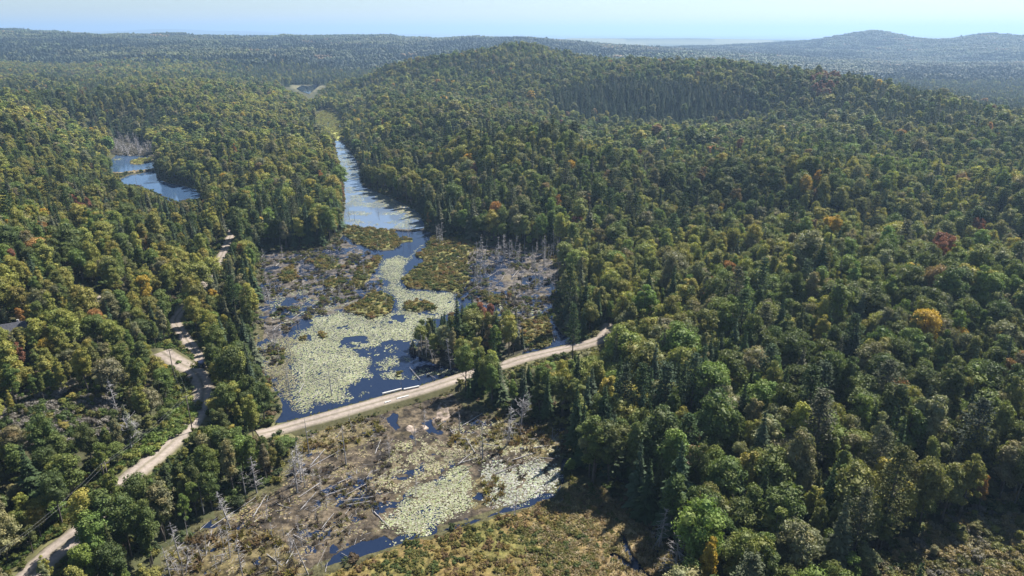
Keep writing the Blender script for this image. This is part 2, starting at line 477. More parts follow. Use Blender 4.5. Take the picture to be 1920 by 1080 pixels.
rs = np.concatenate([[20, 45], np.geomspace(60, 4500, 230), np.geomspace(4700, 60000, 60)])
th = np.concatenate([np.linspace(-180, -58, 40, endpoint=False), np.linspace(-58, 58, 330), np.linspace(58, 180, 41)[1:]]) * math.pi / 180
X, Y, Fq = polar_grid(rs, th)
Z = ground_z(X, Y)
rr = np.hypot(X, Y)
base = np.stack([.050 + .02 * fbm(X / 9, Y / 9, 5), .050 + .02 * fbm(X / 9, Y / 9, 6), .026 + 0 * X], -1)
fc = fbm(X / 700, Y / 700, 71, 4)[:, None]
farc = np.array([.030, .045, .016]) * (.6 + .8 * fc)
farc = np.where(fbm(X / 1500, Y / 900, 77, 4)[:, None] > .62, np.array([.14, .14, .06]), farc)
k = sstep(2500, 5000, rr)[:, None]
base = base * (1 - k) + farc * k
vd = np.minimum(np.minimum(dseg(X, Y, roads['main'][0][::3, :2])[0], dseg(X, Y, roads['side'][0][::3, :2])[0]), dseg(X, Y, roads['causeway'][0][::3, :2])[0])
kk = (1 - sstep(4, 9, vd))[:, None]
base = base * (1 - kk) + np.array([.12, .115, .05]) * kk
gl = inpoly(X, Y, GLADE_W)[:, None]
base = np.where(gl, np.array([.21, .19, .10]), base)
fpd = inpoly(X, Y, FP_W)[:, None]
base = np.where(fpd, np.array([.15, .14, .075]), base)
o = link('terrain', add_mesh('terrain', np.c_[X, Y, Z], [Fq], M_TERRAIN, col=base, smooth=True))
props(o, kind='structure')

# ------------------------------------------------------------------ marsh: water sheet and the peat that rises out of it
W_OPEN = [PW(p) for p in [
    [(584,776),(600,757),(620,750),(648,747),(660,732),(670,722),(700,706),(692,694),(690,680),(678,662),(655,652),(638,648),(640,634),(665,628),(690,632),(700,645),(712,662),(720,642),(735,635),(770,632),(778,650),(778,664),(795,674),(840,690),(800,688),(770,682),(750,690),(738,706),(755,714),(800,708),(850,700),(860,708),(760,742),(680,764)],
    [(536,622),(548,612),(575,599),(589,600),(586,606),(565,618),(546,626)],
    [(800,434),(803,441),(796,460),(775,475),(762,490),(754,484),(765,468),(780,450),(786,440)],
    [(735,592),(752,590),(753,602),(738,606)],
    [(835,590),(850,582),(856,590),(850,598),(836,600)],
    [(724,788),(733,776),(741,778),(747,792),(755,800),(746,806),(732,800)],[(792,791),(812,788),(819,803),(832,818),(824,820),(806,801)],
    [(590,1066),(640,1032),(690,1012),(720,1000),(740,1012),(780,1008),(850,986),(900,976),(930,960),(945,950),(990,941),(1038,924),(1052,905),(1046,885),(1052,862),(1066,858),(1070,905),(1047,937),(997,957),(940,970),(880,992),(810,1010),(740,1032),(680,1052),(610,1074)],
    [(1040,632),(1052,640),(1064,648),(1050,652),(1032,650),(1030,640)],
    [(1035,590),(1045,600),(1048,625),(1036,630),(1028,610)],
    ]]
RIVER = PW([(640,415),(645,372),(641,350),(640,330),(634,310),(628,290),(627,272),(634,262),(655,280),(670,300),(678,322),(681,347),(705,358),(740,372),(768,387),(792,402),(799,418),(802,433),(750,434),(690,428),(655,424)])
GREEN_FEN = PW([(588,228),(594,212),(612,206),(632,215),(645,232),(646,250),(640,264),(626,264),(610,244)])
SHRUB = [PW(p) for p in [
    [(648,583),(665,570),(690,555),(700,547),(720,549),(733,560),(736,580),(720,591),(700,598),(680,591),(660,586)],
    [(761,569),(785,562),(800,571),(820,574),(813,586),(800,583),(785,588),(764,584)],
    [(752,529),(762,515),(785,500),(796,490),(776,478),(797,464),(812,446),(832,442),(880,452),(905,458),(880,478),(872,500),(880,528),(862,550),(830,546),(790,541),(770,541)],
    [(640,422),(655,424),(690,429),(740,434),(752,455),(738,468),(700,468),(660,455),(645,440)],[(700,480),(712,482),(704,508),(690,530),(668,545),(655,530),(676,505)],[(575,490),(600,481),(636,488),(636,497),(600,500)],
    [(525,508),(545,500),(560,512),(556,525),(530,530)],[(735,446),(770,447),(772,453),(745,456),(732,452)],
    [(590,500),(640,498),(660,500),(640,506),(600,506)],[(605,530),(640,520),(650,528),(630,540),(610,538)],
    [(560,632),(575,628),(578,635),(568,641)],[(600,628),(612,624),(618,630),(606,634)],[(745,700),(752,698),(756,706),(748,708)],
    [(905,548),(925,552),(945,560),(940,572),(915,570),(900,560)],[(950,545),(968,548),(965,556),(950,554)],
    [(985,600),(1030,585),(1040,600),(1030,625),(1045,640),(1010,655),(985,650),(975,625)],[(1035,545),(1055,560),(1050,590),(1040,585)],
    [(1020,440),(1055,470),(1062,500),(1045,510),(1035,490),(1020,480)],
    ]]
MUD_UP = [PW(p) for p in [
    [(474,655),(480,620),(481,560),(482,520),(486,482),(503,466),(570,466),(640,450),(712,482),(704,510),(722,540),(700,560),(660,590),(600,592),(560,606),(525,640),(545,690),(520,720),(500,730),(484,690)],
    [(870,452),(960,464),(1010,472),(1048,474),(1062,490),(1055,520),(1046,560),(1036,600),(1050,640),(985,660),(975,625),(960,600),(925,575),(880,566),(850,556),(862,548),(840,530),(860,490)]]]
MUD_LOW = [PW(p) for p in [
    [(505,812),(640,779),(725,762),(722,800),(740,830),(760,880),(740,930),(690,970),(700,1010),(600,1050),(560,1110),(285,1110),(300,1050),(390,972),(512,908),(552,845)],
    [(770,760),(862,716),(880,756),(985,787),(1064,802),(1076,850),(1020,860),(985,880),(970,935),(900,950),(905,880),(860,830),(830,810),(815,780)]]]
SAND = [PW([(770,812),(762,800),(772,793),(790,800),(815,790),(822,770),(828,758),(842,764),(846,782),(824,790),(800,808)])]
TUSS = [PW(p) for p in [
    [(895,905),(915,895),(960,900),(955,920),(920,945),(890,955),(885,930)],[(940,770),(985,788),(1060,800),(1070,850),(1010,860),(970,845),(940,850),(900,830),(930,800)],
    [(845,820),(880,815),(910,830),(890,848),(850,842)],[(560,830),(640,790),(700,785),(720,800),(690,830),(620,850),(565,855)],
    [(330,1010),(420,985),(480,1000),(560,1030),(580,1080),(520,1110),(300,1110),(310,1050)]]]
# pads: polygon, cover, patch size, seed, leaves the open leads free, pad radius, tint
def _p(pts, cov, s, cut=True, r=.15, tint=(1, 1, 1)): return (PW(pts), cov, s, 81 + len(pts) + int(pts[0][0]) % 40, cut, r, tint)
GLARE_ = (1.02, 1.03, 1.3); BROWN_ = (.80, .64, .56)  # the bluish-white tint puts sun glare into the bay pads' colour
PADS = [
    _p([(545,630),(585,594),(650,586),(705,592),(738,585),(740,560),(720,530),(704,510),(712,486),(745,478),(770,480),(800,440),(803,450),(780,480),(760,510),(752,530),(775,544),(850,552),(868,570),(845,600),(800,602),(785,640),(768,660),(740,640),(700,650),(690,690),(700,708),(665,728),(640,746),(600,757),(575,776),(545,772),(535,740),(545,700),(540,650)], .86, 4.5),
    _p([(478,655),(500,640),(540,625),(570,640),(560,700),(545,740),(560,776),(528,765),(505,725),(486,690)], .66, 3.5, True, .14, (.75, .68, .60)),
    _p([(640,415),(645,372),(642,350),(640,330),(634,310),(628,290),(628,272),(640,264),(678,322),(681,347),(705,358),(740,372),(768,387),(792,402),(799,418),(790,428),(750,432),(690,428)], .50, 9, False, .22, (1.0, 1.05, 1.3)),  # river pads; their blue-white tint carries sky reflection as colour
    _p([(700,357),(735,370),(765,385),(790,400),(797,415),(770,410),(730,392),(700,375)], .8, 5, False, .34, (.95, .9, .9)),
    _p([(690,680),(720,672),(760,660),(770,672),(745,690),(715,700)], .62, 2.5, False),
    _p([(705,691),(720,688),(722,694),(708,695)], 1, 9, False), _p([(710,703),(735,694),(760,692),(768,706),(745,712),(722,712)], .95, 4, False),
    _p([(765,706),(780,700),(795,690),(850,690),(868,690),(860,700),(800,707),(775,712)], .9, 4, False),
    _p([(664,742),(680,735),(700,735),(690,742),(672,745)], .97, 5, False), _p([(620,744),(650,730),(670,730),(660,742),(635,749)], .97, 5, False),
    _p([(655,712),(680,705),(700,708),(690,716),(665,720)], .97, 5, False), _p([(690,725),(704,722),(702,728),(694,730)], .7, 3, False),
    _p([(655,655),(690,640),(712,662),(690,690),(670,680)], .45, 2.5, False), _p([(700,650),(740,640),(750,660),(715,668)], .5, 2.0, False),
    _p([(760,920),(850,880),(895,875),(905,905),(890,950),(850,985),(800,1005),(745,1012),(690,1005),(720,960)], .92, 3, True, .15),
    _p([(905,860),(960,870),(1000,865),(1050,868),(1056,900),(1040,922),(990,940),(945,950),(905,960)], .88, 2.5, True, .15, GLARE_),
    _p([(740,820),(800,808),(880,830),(905,870),(850,880),(770,920),(700,960),(690,900)], .60, 2, True, .14, (.95, .86, .82)),
    _p([(505,812),(640,779),(725,762),(722,800),(760,880),(740,930),(690,970),(700,1010),(600,1050),(560,1110),(285,1110),(300,1050),(390,972),(512,908),(552,845)], .38, 2.0, True, .15, BROWN_),
    _p([(830,800),(985,790),(1064,804),(1072,850),(1000,870),(905,865),(860,830)], .52, 2.2, True, .14, (1.0, .92, .9)),
    _p([(800,1020),(850,1000),(862,1005),(810,1022)], .8, 3, False, .2), _p([(700,1025),(740,1012),(755,1020),(715,1035)], .85, 3, False, .2),
    _p([(474,655),(480,620),(481,560),(490,530),(640,540),(700,560),(660,590),(600,592),(525,640),(545,690),(520,720),(500,730)], .40, 3.2, True, .24, (.8, .78, .8)),
    _p([(880,566),(975,560),(1046,560),(1040,600),(985,605),(930,578)], .35, 4, True, .24, (.85, .85, .9)),
    _p([(200,295),(225,293),(235,300),(215,306)], .5, 6, False, .4),
    ]
PENIN = PW([(243,308),(250,300),(270,296),(290,296),(287,302),(262,309)])
DEADFIELD = PW([(205,275),(215,261),(232,261),(262,268),(290,280),(305,292),(290,296),(265,293),(225,292),(212,290)])

def warp(x, y, a=1.6, s=5.0):
    return x + (fbm(x / s, y / s, 41, 3) - .5) * 2 * a, y + (fbm(x / s, y / s, 47, 3) - .5) * 2.6 * a

RILL = PW([(1163,1003),(1170,1018),(1178,1040),(1195,1060),(1215,1085)]); RILL2 = PW([(1148,1040),(1175,1058),(1205,1075)])

def marsh_level(X, Y, want_col=True):
    """height and colour of the peat, mud, sand and sedge mats about the water level"""
    wd = wet_dist(X, Y)
    xw, yw = warp(X, Y)
    fn = fbm(X / 2.2, Y / 2.2, 55, 4) - .5
    fn2 = fbm(X / 9, Y / 9, 57, 3) - .5
    Lv = np.full(len(X), -.45)
    colr = np.tile(np.array([.05, .043, .036]), (len(X), 1))
    def zone(polys, lvl, c0, c1, seed):
        for p in polys:
            m = inpoly(xw, yw, p)
            Lv[m] = (lvl(m) if callable(lvl) else lvl)
            if want_col:
                t = np.clip(fbm(X[m] / 5, Y[m] / 5, seed, 4) * 2.2 - .6, 0, 1)[:, None]
                u = np.clip(fbm(X[m] / 1.3, Y[m] / 1.3, seed + 200, 3) * 3 - 1, 0, 1)[:, None]
                v_ = np.clip(fbm(X[m] / 2.6, Y[m] / 2.6, seed + 300, 4) * 4 - 2.1, 0, 1)[:, None]
                colr[m] = (np.array(c0) * (1 - t) + np.array(c1) * t) * (.38 + 1.0 * u) * (1 - .55 * v_) + v_ * np.array([.085, .068, .036])
    zone(MUD_UP, lambda m: .0 + .50 * fn[m] + .55 * fn2[m], (.062, .054, .050), (.115, .10, .085), 61)
    zone([LOWER_W], lambda m: .10 + .36 * fn[m] + .35 * fn2[m], (.042, .034, .025), (.098, .076, .050), 63)
    zone(SAND, lambda m: .25 + .2 * fn[m], (.22, .175, .14), (.29, .23, .185), 64)
    zone(TUSS, lambda m: .12 + .5 * fn[m], (.10, .08, .04), (.13, .105, .045), 65)
    zone(SHRUB, lambda m: .35 + .5 * fn[m], (.13, .11, .035), (.12, .12, .035), 66)
    zone([GREEN_FEN], .35, (.28, .30, .07), (.34, .33, .09), 67)
    zone([PENIN], .35, (.26, .2, .08), (.22, .19, .07), 68)
    zone([DEADFIELD], lambda m: .2 + .3 * fn[m], (.16, .15, .13), (.2, .18, .14), 69)
    zone([ISLAND_W], .45, (.05, .05, .03), (.07, .06, .04), 70)
    for p in W_OPEN:
        m = inpoly(xw, yw, p); Lv[m] = -.3 + .25 * fn[m]
    mm = inpoly(xw, yw, MEADOW_W) & ~inpoly(xw, yw, W_OPEN[7])
    Lv[mm] = .45 + .7 * fn[mm]
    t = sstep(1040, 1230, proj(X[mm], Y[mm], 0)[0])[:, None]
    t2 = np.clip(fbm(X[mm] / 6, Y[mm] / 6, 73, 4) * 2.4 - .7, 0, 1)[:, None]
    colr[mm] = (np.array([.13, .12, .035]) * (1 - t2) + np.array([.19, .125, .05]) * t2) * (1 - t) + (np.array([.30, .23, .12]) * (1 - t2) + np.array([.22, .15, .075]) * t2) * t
    dr = np.minimum(dseg(X, Y, RILL)[0], dseg(X, Y, RILL2)[0])
    m = (dr < .7) & mm; Lv[m] = -.25; colr[m] = (.03, .024, .018)
    edge = sstep(-2.2, .2, wd)
    shore = (wd > -2.5) & ~mm
    Lv[shore] = np.maximum(Lv[shore], (-.5 + edge[shore] * .9 + .4 * fn[shore]))
    colr[shore] = np.where((Lv[shore] > 0)[:, None], np.array([.075, .07, .032]), colr[shore])
    Lv[wd > 0] = .40 - .10 * wd[wd > 0]
    return Lv, colr, wd

rs = np.geomspace(84, 720, 1000); th = np.linspace(R(-37), R(14.5), 900)
X, Y, Fq = polar_grid(rs, th)
Lv, colr, wd = marsh_level(X, Y)
keep = (wd < 5) & (Y < 740)
fk = keep[Fq].all(1)
used = np.unique(Fq[fk]); remap = np.full(len(X), -1); remap[used] = np.arange(len(used))
o = link('marsh_ground', add_mesh('marsh_ground', np.c_[X, Y, Lv][used], [remap[Fq[fk]]], M_MARSH, col=colr[used], smooth=True))
props(o, kind='structure')

o = link('water', add_mesh('water', [(-330, 70, 0), (120, 70, 0), (120, 740, 0), (-330, 740, 0)], [[(0, 1, 2, 3)]], M_WATER))
props(o, kind='structure')
M_RIVER_SKY = M_WATER.copy(); M_RIVER_SKY.name = 'sky_tinted_river_water'
M_RIVER_SKY.node_tree.nodes['Principled BSDF'].inputs['Base Color'].default_value = (.12, .165, .235, 1)  # bright sky reflection put into the river's base colour
M_LAKE = M_WATER.copy(); M_LAKE.name = 'sky_tinted_lake_water'
M_LAKE.node_tree.nodes['Principled BSDF'].inputs['Base Color'].default_value = (.045, .085, .155, 1)  # weaker sky reflection put into the lake's base colour
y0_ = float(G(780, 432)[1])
o = link('river', add_mesh('river', [(-165, y0_, .010), (10, y0_, .010), (10, 740, .010), (-165, 740, .010)], [[(0, 1, 2, 3)]], M_RIVER_SKY)); props(o, kind='structure')
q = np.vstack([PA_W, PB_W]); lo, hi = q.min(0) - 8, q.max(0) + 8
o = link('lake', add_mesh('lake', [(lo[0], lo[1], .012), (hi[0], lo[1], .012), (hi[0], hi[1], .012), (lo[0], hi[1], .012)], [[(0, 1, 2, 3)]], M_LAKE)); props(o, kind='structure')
fp = [(556,166),(566,160),(578,162),(592,158),(600,160),(590,168),(580,176),(566,172)]
q = PW(fp, 1.0)
o = link('pond', add_mesh('pond', np.c_[q, np.full(len(q), 1.2)], [[list(range(len(q)))[::-1]]], M_WATER)); props(o, kind='structure')

# ------------------------------------------------------------------ lily pads (beyond counting)
def pad_mesh():
    xs, ys, cs, rs_ = [], [], [], []
    pal = np.array([[.38, .41, .19], [.44, .44, .26], [.33, .38, .17], [.48, .47, .33], [.32, .30, .15], [.39, .36, .27]])
    for p, cov, s, seed, cut_on, small, tint in PADS:
        lo, hi = p.min(0), p.max(0)
        r = small
        n = int((hi - lo).prod() * min(cov, 1.0) * 1.9 / (math.pi * r * r))
        x = rng.uniform(lo[0], hi[0], n); y = rng.uniform(lo[1], hi[1], n)
        xq, yq = warp(x, y, 3.2, 6.0)
        m = inpoly(xq, yq, p)
        x, y, xq, yq = x[m], y[m], xq[m], yq[m]
        nz = fbm(x / s, y / s, seed, 4); nz2 = fbm(x / .75, y / .75, 95, 3)
        m = nz * .74 + nz2 * .26 < .5 + (cov - .5) * .5
        de, _ = dseg(xq, yq, p, True)
        m &= rng.random(len(x)) < .12 + .88 * sstep(0, 3.2 if p[:, 1].max() < 420 else 5.5, de)
        if cut_on:
            for wp in W_OPEN: m &= ~(inpoly(xq, yq, wp) & (nz < .63))
        for sp_ in SHRUB + [ISLAND_W]: m &= ~inpoly(xq, yq, sp_)
        x, y = x[m], y[m]
        xs.append(x); ys.append(y); rs_.append(np.full(len(x), r))
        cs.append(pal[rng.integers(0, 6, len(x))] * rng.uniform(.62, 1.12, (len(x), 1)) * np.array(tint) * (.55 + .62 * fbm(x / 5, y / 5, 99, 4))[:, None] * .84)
    x = np.concatenate(xs); y = np.concatenate(ys); c = np.concatenate(cs); r = np.concatenate(rs_)
    n = len(x); k = 5
    rad = r * np.clip(rng.lognormal(-.1, .42, n), .35, 1.9)
    ang = rng.uniform(0, 6.28, n)[:, None] + np.arange(k)[None] * (6.1 / k)
    rj = rad[:, None] * rng.uniform(.8, 1.15, (n, k))
    z = np.maximum(marsh_level(x, y, False)[0], 0) + .03 + rng.uniform(0, .05, n)
    tilt = rng.normal(0, .07, (n, 2))
    V = np.stack([x[:, None] + rj * np.cos(ang), y[:, None] + rj * np.sin(ang), z[:, None] + rj * (np.cos(ang) * tilt[:, :1] + np.sin(ang) * tilt[:, 1:])], -1).reshape(-1, 3)
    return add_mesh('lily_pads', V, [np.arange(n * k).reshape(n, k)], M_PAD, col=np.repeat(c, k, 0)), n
me, npad = pad_mesh()
props(link('lily_pads', me), 'pale yellow-green lily pads floating on the marsh water', 'lily pads', kind='stuff')

# ------------------------------------------------------------------ roads
def road(name, ln, hw, skirt):
    p = ln[:, :2]; t = np.gradient(p, axis=0); t /= np.linalg.norm(t, axis=1)[:, None]
    nrm = np.c_[-t[:, 1], t[:, 0]]
    offs = np.array([-hw - skirt, -hw - .5, -hw, -hw * .62, -hw * .3, 0, hw * .3, hw * .62, hw, hw + .5, hw + skirt])
    zz = np.array([-1.9 if skirt > 2 else -.5, -.16, 0, .05, .02, .07, .02, .05, 0, -.16, -1.9 if skirt > 2 else -.5])
    V = []; C = []
    for o_, dz in zip(offs, zz):
        wob = (fbm(p[:, 0] / 4 + o_, p[:, 1] / 4, 101, 3) - .5) * (.5 if abs(o_) >= hw - .01 else .15)
        q = p + nrm * (o_ + wob * np.sign(o_))[:, None]
        V.append(np.c_[q, ln[:, 2] + dz])
        g = np.array([.30, .252, .212]) if abs(o_) < hw else np.array([.21, .18, .135])
        if abs(o_) > hw + .1: g = np.array([.09, .085, .042])
        if o_ == 0: g = np.array([.185, .16, .115])
        C.append(np.tile(g, (len(p), 1)) * (.72 + .52 * fbm(q[:, 0] / 5, q[:, 1] / 5, 103, 4)[:, None]))
    nl, no = len(p), len(offs)
    V = np.stack(V, 1).reshape(-1, 3); C = np.stack(C, 1).reshape(-1, 3)
    i = np.arange(nl - 1)[:, None] * no; j = np.arange(no - 1)[None]
    Fq = np.stack([i + j, i + j + 1, i + no + j + 1, i + no + j], -1).reshape(-1, 4)[:, ::-1]
    o = link(name, add_mesh(name, V, [Fq], M_ROAD, col=C, smooth=True)); props(o, kind='structure')
road('road', *roads['main'], 1.4)
ln, hw = roads['side']; ln = ln.copy(); ln[:, 2] -= .03
road('road', ln, hw, 1.2)
road('road', *roads['causeway'], 3.0)
road('road', *roads['back'], 1.2)

# ------------------------------------------------------------------ what must stay clear of crowns (true openings in the woods)
MS = 4
mw, mh = 1920 // MS + 40, 1080 // MS + 20
mgx, mgy = np.meshgrid((np.arange(mw) - 20) * MS + MS / 2, np.arange(mh) * MS + MS / 2)
OPEN = np.zeros((mh, mw), bool)
for p in (UPPER, LOWER, MEADOW, POND_A, POND_B, FAR_POND): OPEN |= inpoly(mgx, mgy, p)
OPEN |= inpoly(mgx, mgy, [(1760,1030),(1800,1005),(1860,1010),(1930,1030),(1930,1100),(1720,1100)])
for _ in range(1):   # leaves may lean a little over the shore
    e_ = OPEN.copy(); e_[1:] &= OPEN[:-1]; e_[:-1] &= OPEN[1:]; e_[:, 1:] &= OPEN[:, :-1]; e_[:, :-1] &= OPEN[:, 1:]; OPEN = e_
OPEN |= inpoly(mgx, mgy, [(530,158),(560,150),(585,153),(616,150),(612,162),(596,170),(590,184),(575,182),(560,174),(540,168)])
OPEN |= inpoly(mgx, mgy, [(594,226),(598,212),(612,208),(632,217),(643,232),(643,250),(636,262),(626,262),(612,244)])
OPEN &= ~inpoly(mgx, mgy, [(770,672),(774,600),(800,583),(845,583),(858,554),(890,551),(925,563),(965,576),(985,602),(1006,600),(1006,640),(985,660),(990,700),(1000,770),(862,770),(862,700),(835,690),(795,677)])
ROADS_CLEAR = np.zeros((mh, mw), bool)
def seg_open(pts, hwpx):
    global OPEN, ROADS_CLEAR
    d, _ = dseg(mgx, mgy, pts); OPEN |= d < hwpx; ROADS_CLEAR |= d < hwpx * .8
seg_open([(500,808),(560,795),(640,773),(740,745),(800,728),(860,710)], 13)
seg_open([(950,684),(985,672),(1060,655),(1100,645),(1128,634)], 11); seg_open([(1128,634),(1138,620)], 5)
seg_open([(100,1036),(130,1012)], 12); seg_open([(240,900),(270,873),(300,850),(335,817),(364,784),(379,750),(380,722)], 15)
seg_open([(380,722),(366,698),(338,681),(312,666),(297,655)], 12); seg_open([(380,700),(374,675),(345,632),(330,605),(335,592)], 6)
seg_open([(410,494),(416,478),(426,456),(432,441)], 4.5); seg_open([(174,558),(170,552)], 6)
SPOTS = [(134,404,6),(143,424,7),(208,440,6),(214,452,5),(245,446,4),(260,496,4),(395,397,3),(290,505,4)]
for x, y, r in SPOTS: OPEN |= np.hypot(mgx - x, mgy - y) < r
OPEN |= inpoly(mgx, mgy, [(6,608),(14,600),(30,600),(34,612),(10,616)])
OPEN |= np.hypot(mgx - 378, mgy - 684) < 7
LOWVEG = [([(300,692),(345,722),(372,760),(360,788),(330,815),(292,850),(255,882),(270,835),(320,775),(330,735)], 3.4), ([(300,650),(330,640),(365,680),(375,690),(352,690),(320,668)], 3.5), ([(0,820),(60,770),(150,745),(240,770),(250,800),(200,840),(130,862),(0,872)], 3.0),
          ([(1640,1065),(1700,1015),(1780,982),(1850,965),(2250,960),(2250,1200),(1560,1200)], 3.0), ([(430,520),(420,560),(432,470),(436,440),(428,440),(405,500)], 5)]
def is_open(px, py, M=None):
    i = np.clip((py // MS).astype(int), 0, mh - 1); j = np.clip((px // MS).astype(int) + 20, 0, mw - 1)
    return (OPEN if M is None else M)[i, j] & (py >= 0) & (py < mh * MS)

# ------------------------------------------------------------------ tree shapes
def ico():
    t = (1 + 5**.5) / 2
    V = np.array([(-1,t,0),(1,t,0),(-1,-t,0),(1,-t,0),(0,-1,t),(0,1,t),(0,-1,-t),(0,1,-t),(t,0,-1),(t,0,1),(-t,0,-1),(-t,0,1)], float)
    V /= np.linalg.norm(V[0])
    Fi = np.array([(0,11,5),(0,5,1),(0,1,7),(0,7,10),(0,10,11),(1,5,9),(5,11,4),(11,10,2),(10,7,6),(7,1,8),(3,9,4),(3,4,2),(3,2,6),(3,6,8),(3,8,9),(4,9,5),(2,4,11),(6,2,10),(8,6,7),(9,8,1)])
    return V, Fi
ICO_V, ICO_F = ico()
def ico2():
    V = [tuple(v) for v in ICO_V]; idx = {}
    def mid(a, b):
        k = (min(a, b), max(a, b))
        if k not in idx:
            p = (np.array(V[a]) + np.array(V[b])) / 2; p /= np.linalg.norm(p); V.append(tuple(p)); idx[k] = len(V) - 1
        return idx[k]
    Fo = []
    for a, b_, c in ICO_F:
        x, y, z = mid(a, b_), mid(b_, c), mid(c, a)
        Fo += [(a, x, z), (b_, y, x), (c, z, y), (x, y, z)]
    return np.array(V), np.array(Fo)
ICO2_V, ICO2_F = ico2()

def leaves(g, pos, nrm, size, mb, lo=.7, hi=1.3):
    """leaf sprays: small bent quads at pos facing nrm"""
    n = len(pos)
    nrm = nrm + g.normal(0, .55, (n, 3)); nrm /= np.linalg.norm(nrm, axis=1)[:, None] + 1e-9
    a = np.cross(nrm, g.normal(0, 1, (n, 3))); a /= np.linalg.norm(a, axis=1)[:, None] + 1e-9
    b = np.cross(nrm, a)
    s = (size * g.uniform(.6, 1.4, n))[:, None]
    k = g.uniform(.45, .8, n)[:, None]
    V = np.stack([pos - a * s * .5, pos - b * s * .5 * k + nrm * s * .08, pos + a * s * .5 - nrm * s * .12, pos + b * s * .5 * k + nrm * s * .08], 1).reshape(-1, 3)
    mb.add(V, None, np.arange(n * 4).reshape(n, 4), np.repeat(g.uniform(lo, hi, n), 4))

def broadleaf(seed, nleaf, leaf, open_=0.0, narrow=1.0, form=0, lopsided=0.0):
    g = np.random.default_rng(seed)
    h = 14.0; cr = 2.5 * narrow
    crown = MB()
    cz = h * .60; rz = h * .40
    nl = 22 if form != 2 else 15
    L = []
    for i in range(nl):
        z = 1 - (i + .5) / nl * 1.75
        r = math.sqrt(max(0, 1 - z * z)); a = i * 2.399963 + g.normal(0, .35)
        k = g.uniform(.52, .80)
        if form == 1: r *= .55 + .6 * (1 - (z + 1) / 2)      # tapering to a point
        if form == 2: k *= g.uniform(.7, 1.35)               # ragged, gappy
        if form == 3: r *= 1.1; z = z * .8 + .15             # flat-topped
        L.append((np.array([r * math.cos(a) * cr * k + lopsided * z, r * math.sin(a) * cr * k, cz + z * rz * (k + .08)]), g.uniform(*((.30, .52) if form != 2 else (.22, .44))) * cr))
    for i in range(5):
        L.append((np.array([g.normal(0, .25) * cr, g.normal(0, .25) * cr, cz + g.uniform(-.3, .5) * rz]), .5 * cr))
    per = nleaf // len(L)
    for c, r in L:
        crown.warm = max(0.0, g.normal(.0, .16))
        d = g.normal(0, 1, (per, 3)); d /= np.linalg.norm(d, axis=1)[:, None]
        d[:, 2] = np.where((d[:, 2] < -.2) & (g.random(per) < .6), -d[:, 2], d[:, 2])
        sc = np.array([1, 1, .85])
        pos = c + d * sc * r * g.uniform(.72, 1.10, (per, 1))
        leaves(g, pos, d + np.array([0, 0, .25]), leaf, crown, .68, 1.32)
        if open_ < .5:
            V = c + ICO_V * sc * r * .62 * g.uniform(.8, 1.2, (12, 1))
            crown.add(V, ICO_F, None, g.uniform(.8, 1.0))
    trunk = MB()
    bend = g.normal(0, .25, 2)
    trunk.tube([(0, 0, -.6), (0, 0, .4), (bend[0] * .5, bend[1] * .5, h * .3), (bend[0], bend[1], h * .6), (bend[0] * 1.2, bend[1] * 1.2, h * .9)], [.30, .22, .17, .10, .03], 6)
    for i in range(7):
        a = g.uniform(0, 6.28); z0 = h * g.uniform(.25, .6); ln = cr * g.uniform(.6, .9)
        trunk.tube([(bend[0] * z0 / h, bend[1] * z0 / h, z0), (math.cos(a) * ln * .5, math.sin(a) * ln * .5, z0 + ln * .5), (math.cos(a) * ln, math.sin(a) * ln, z0 + ln * .8)], [.09, .06, .02], 4)
    return crown, trunk

def spruce(seed, dens, spread=.135, droop=.35, ragged=.25):
    g = np.random.default_rng(seed)
    h = 15.0; crown = MB()
    nlay = int(25 * dens)
    P, Nn = [], []
    for i in range(nlay):
        t = (i + .5) / nlay
        z = h * (.10 + .90 * t)
        r = h * spread * 1.12 * (1 - t)**1.05 + .06
        nb = max(4, int(11 * (1 - t) + 4))
        a0 = g.uniform(0, 6.28)
        for k in range(nb):
            if g.random() < .10: continue
            a = a0 + k / nb * 6.28 + g.normal(0, .15)
            rr_ = r * g.uniform(1 - ragged * 1.5, 1 + ragged * 1.3)
            ca, sa = math.cos(a), math.sin(a)
            wv = .20 * rr_ + .17
            z1 = z - rr_ * droop * g.uniform(.6, 1.3); zm = z + .02
            tip = (ca * rr_, sa * rr_, z1)
            m1 = (ca * rr_ * .55 - sa * wv, sa * rr_ * .55 + ca * wv, (zm + z1) / 2 - .12)
            m2 = (ca * rr_ * .55 + sa * wv, sa * rr_ * .55 - ca * wv, (zm + z1) / 2 - .12)
            mu = (ca * rr_ * .5, sa * rr_ * .5, (zm + z1) / 2 + .18)
            v = g.uniform(.72, 1.28)
            crown.add([(ca * .05, sa * .05, zm), m1, tip, m2, mu], [(0, 1, 4), (1, 2, 4), (2, 3, 4), (3, 0, 4)], None, v)
            n_s = 4 if dens > .8 else 2
            for q in range(n_s):
                s = g.uniform(.3, 1.0)
                P.append((ca * rr_ * s + g.normal(0, wv * .6), sa * rr_ * s + g.normal(0, wv * .6), zm + (z1 - zm) * s + g.normal(0, .12))); Nn.append((ca * .5, sa * .5, .8))
    leaves(g, np.array(P), np.array(Nn), .34 if dens > .8 else .6, crown, .65, 1.3)
    trunk = MB(); trunk.tube([(0, 0, -.6), (0, 0, .5), (0, 0, h * .5), (0, 0, h * .99)], [.26, .19, .11, .02], 6)
    return crown, trunk

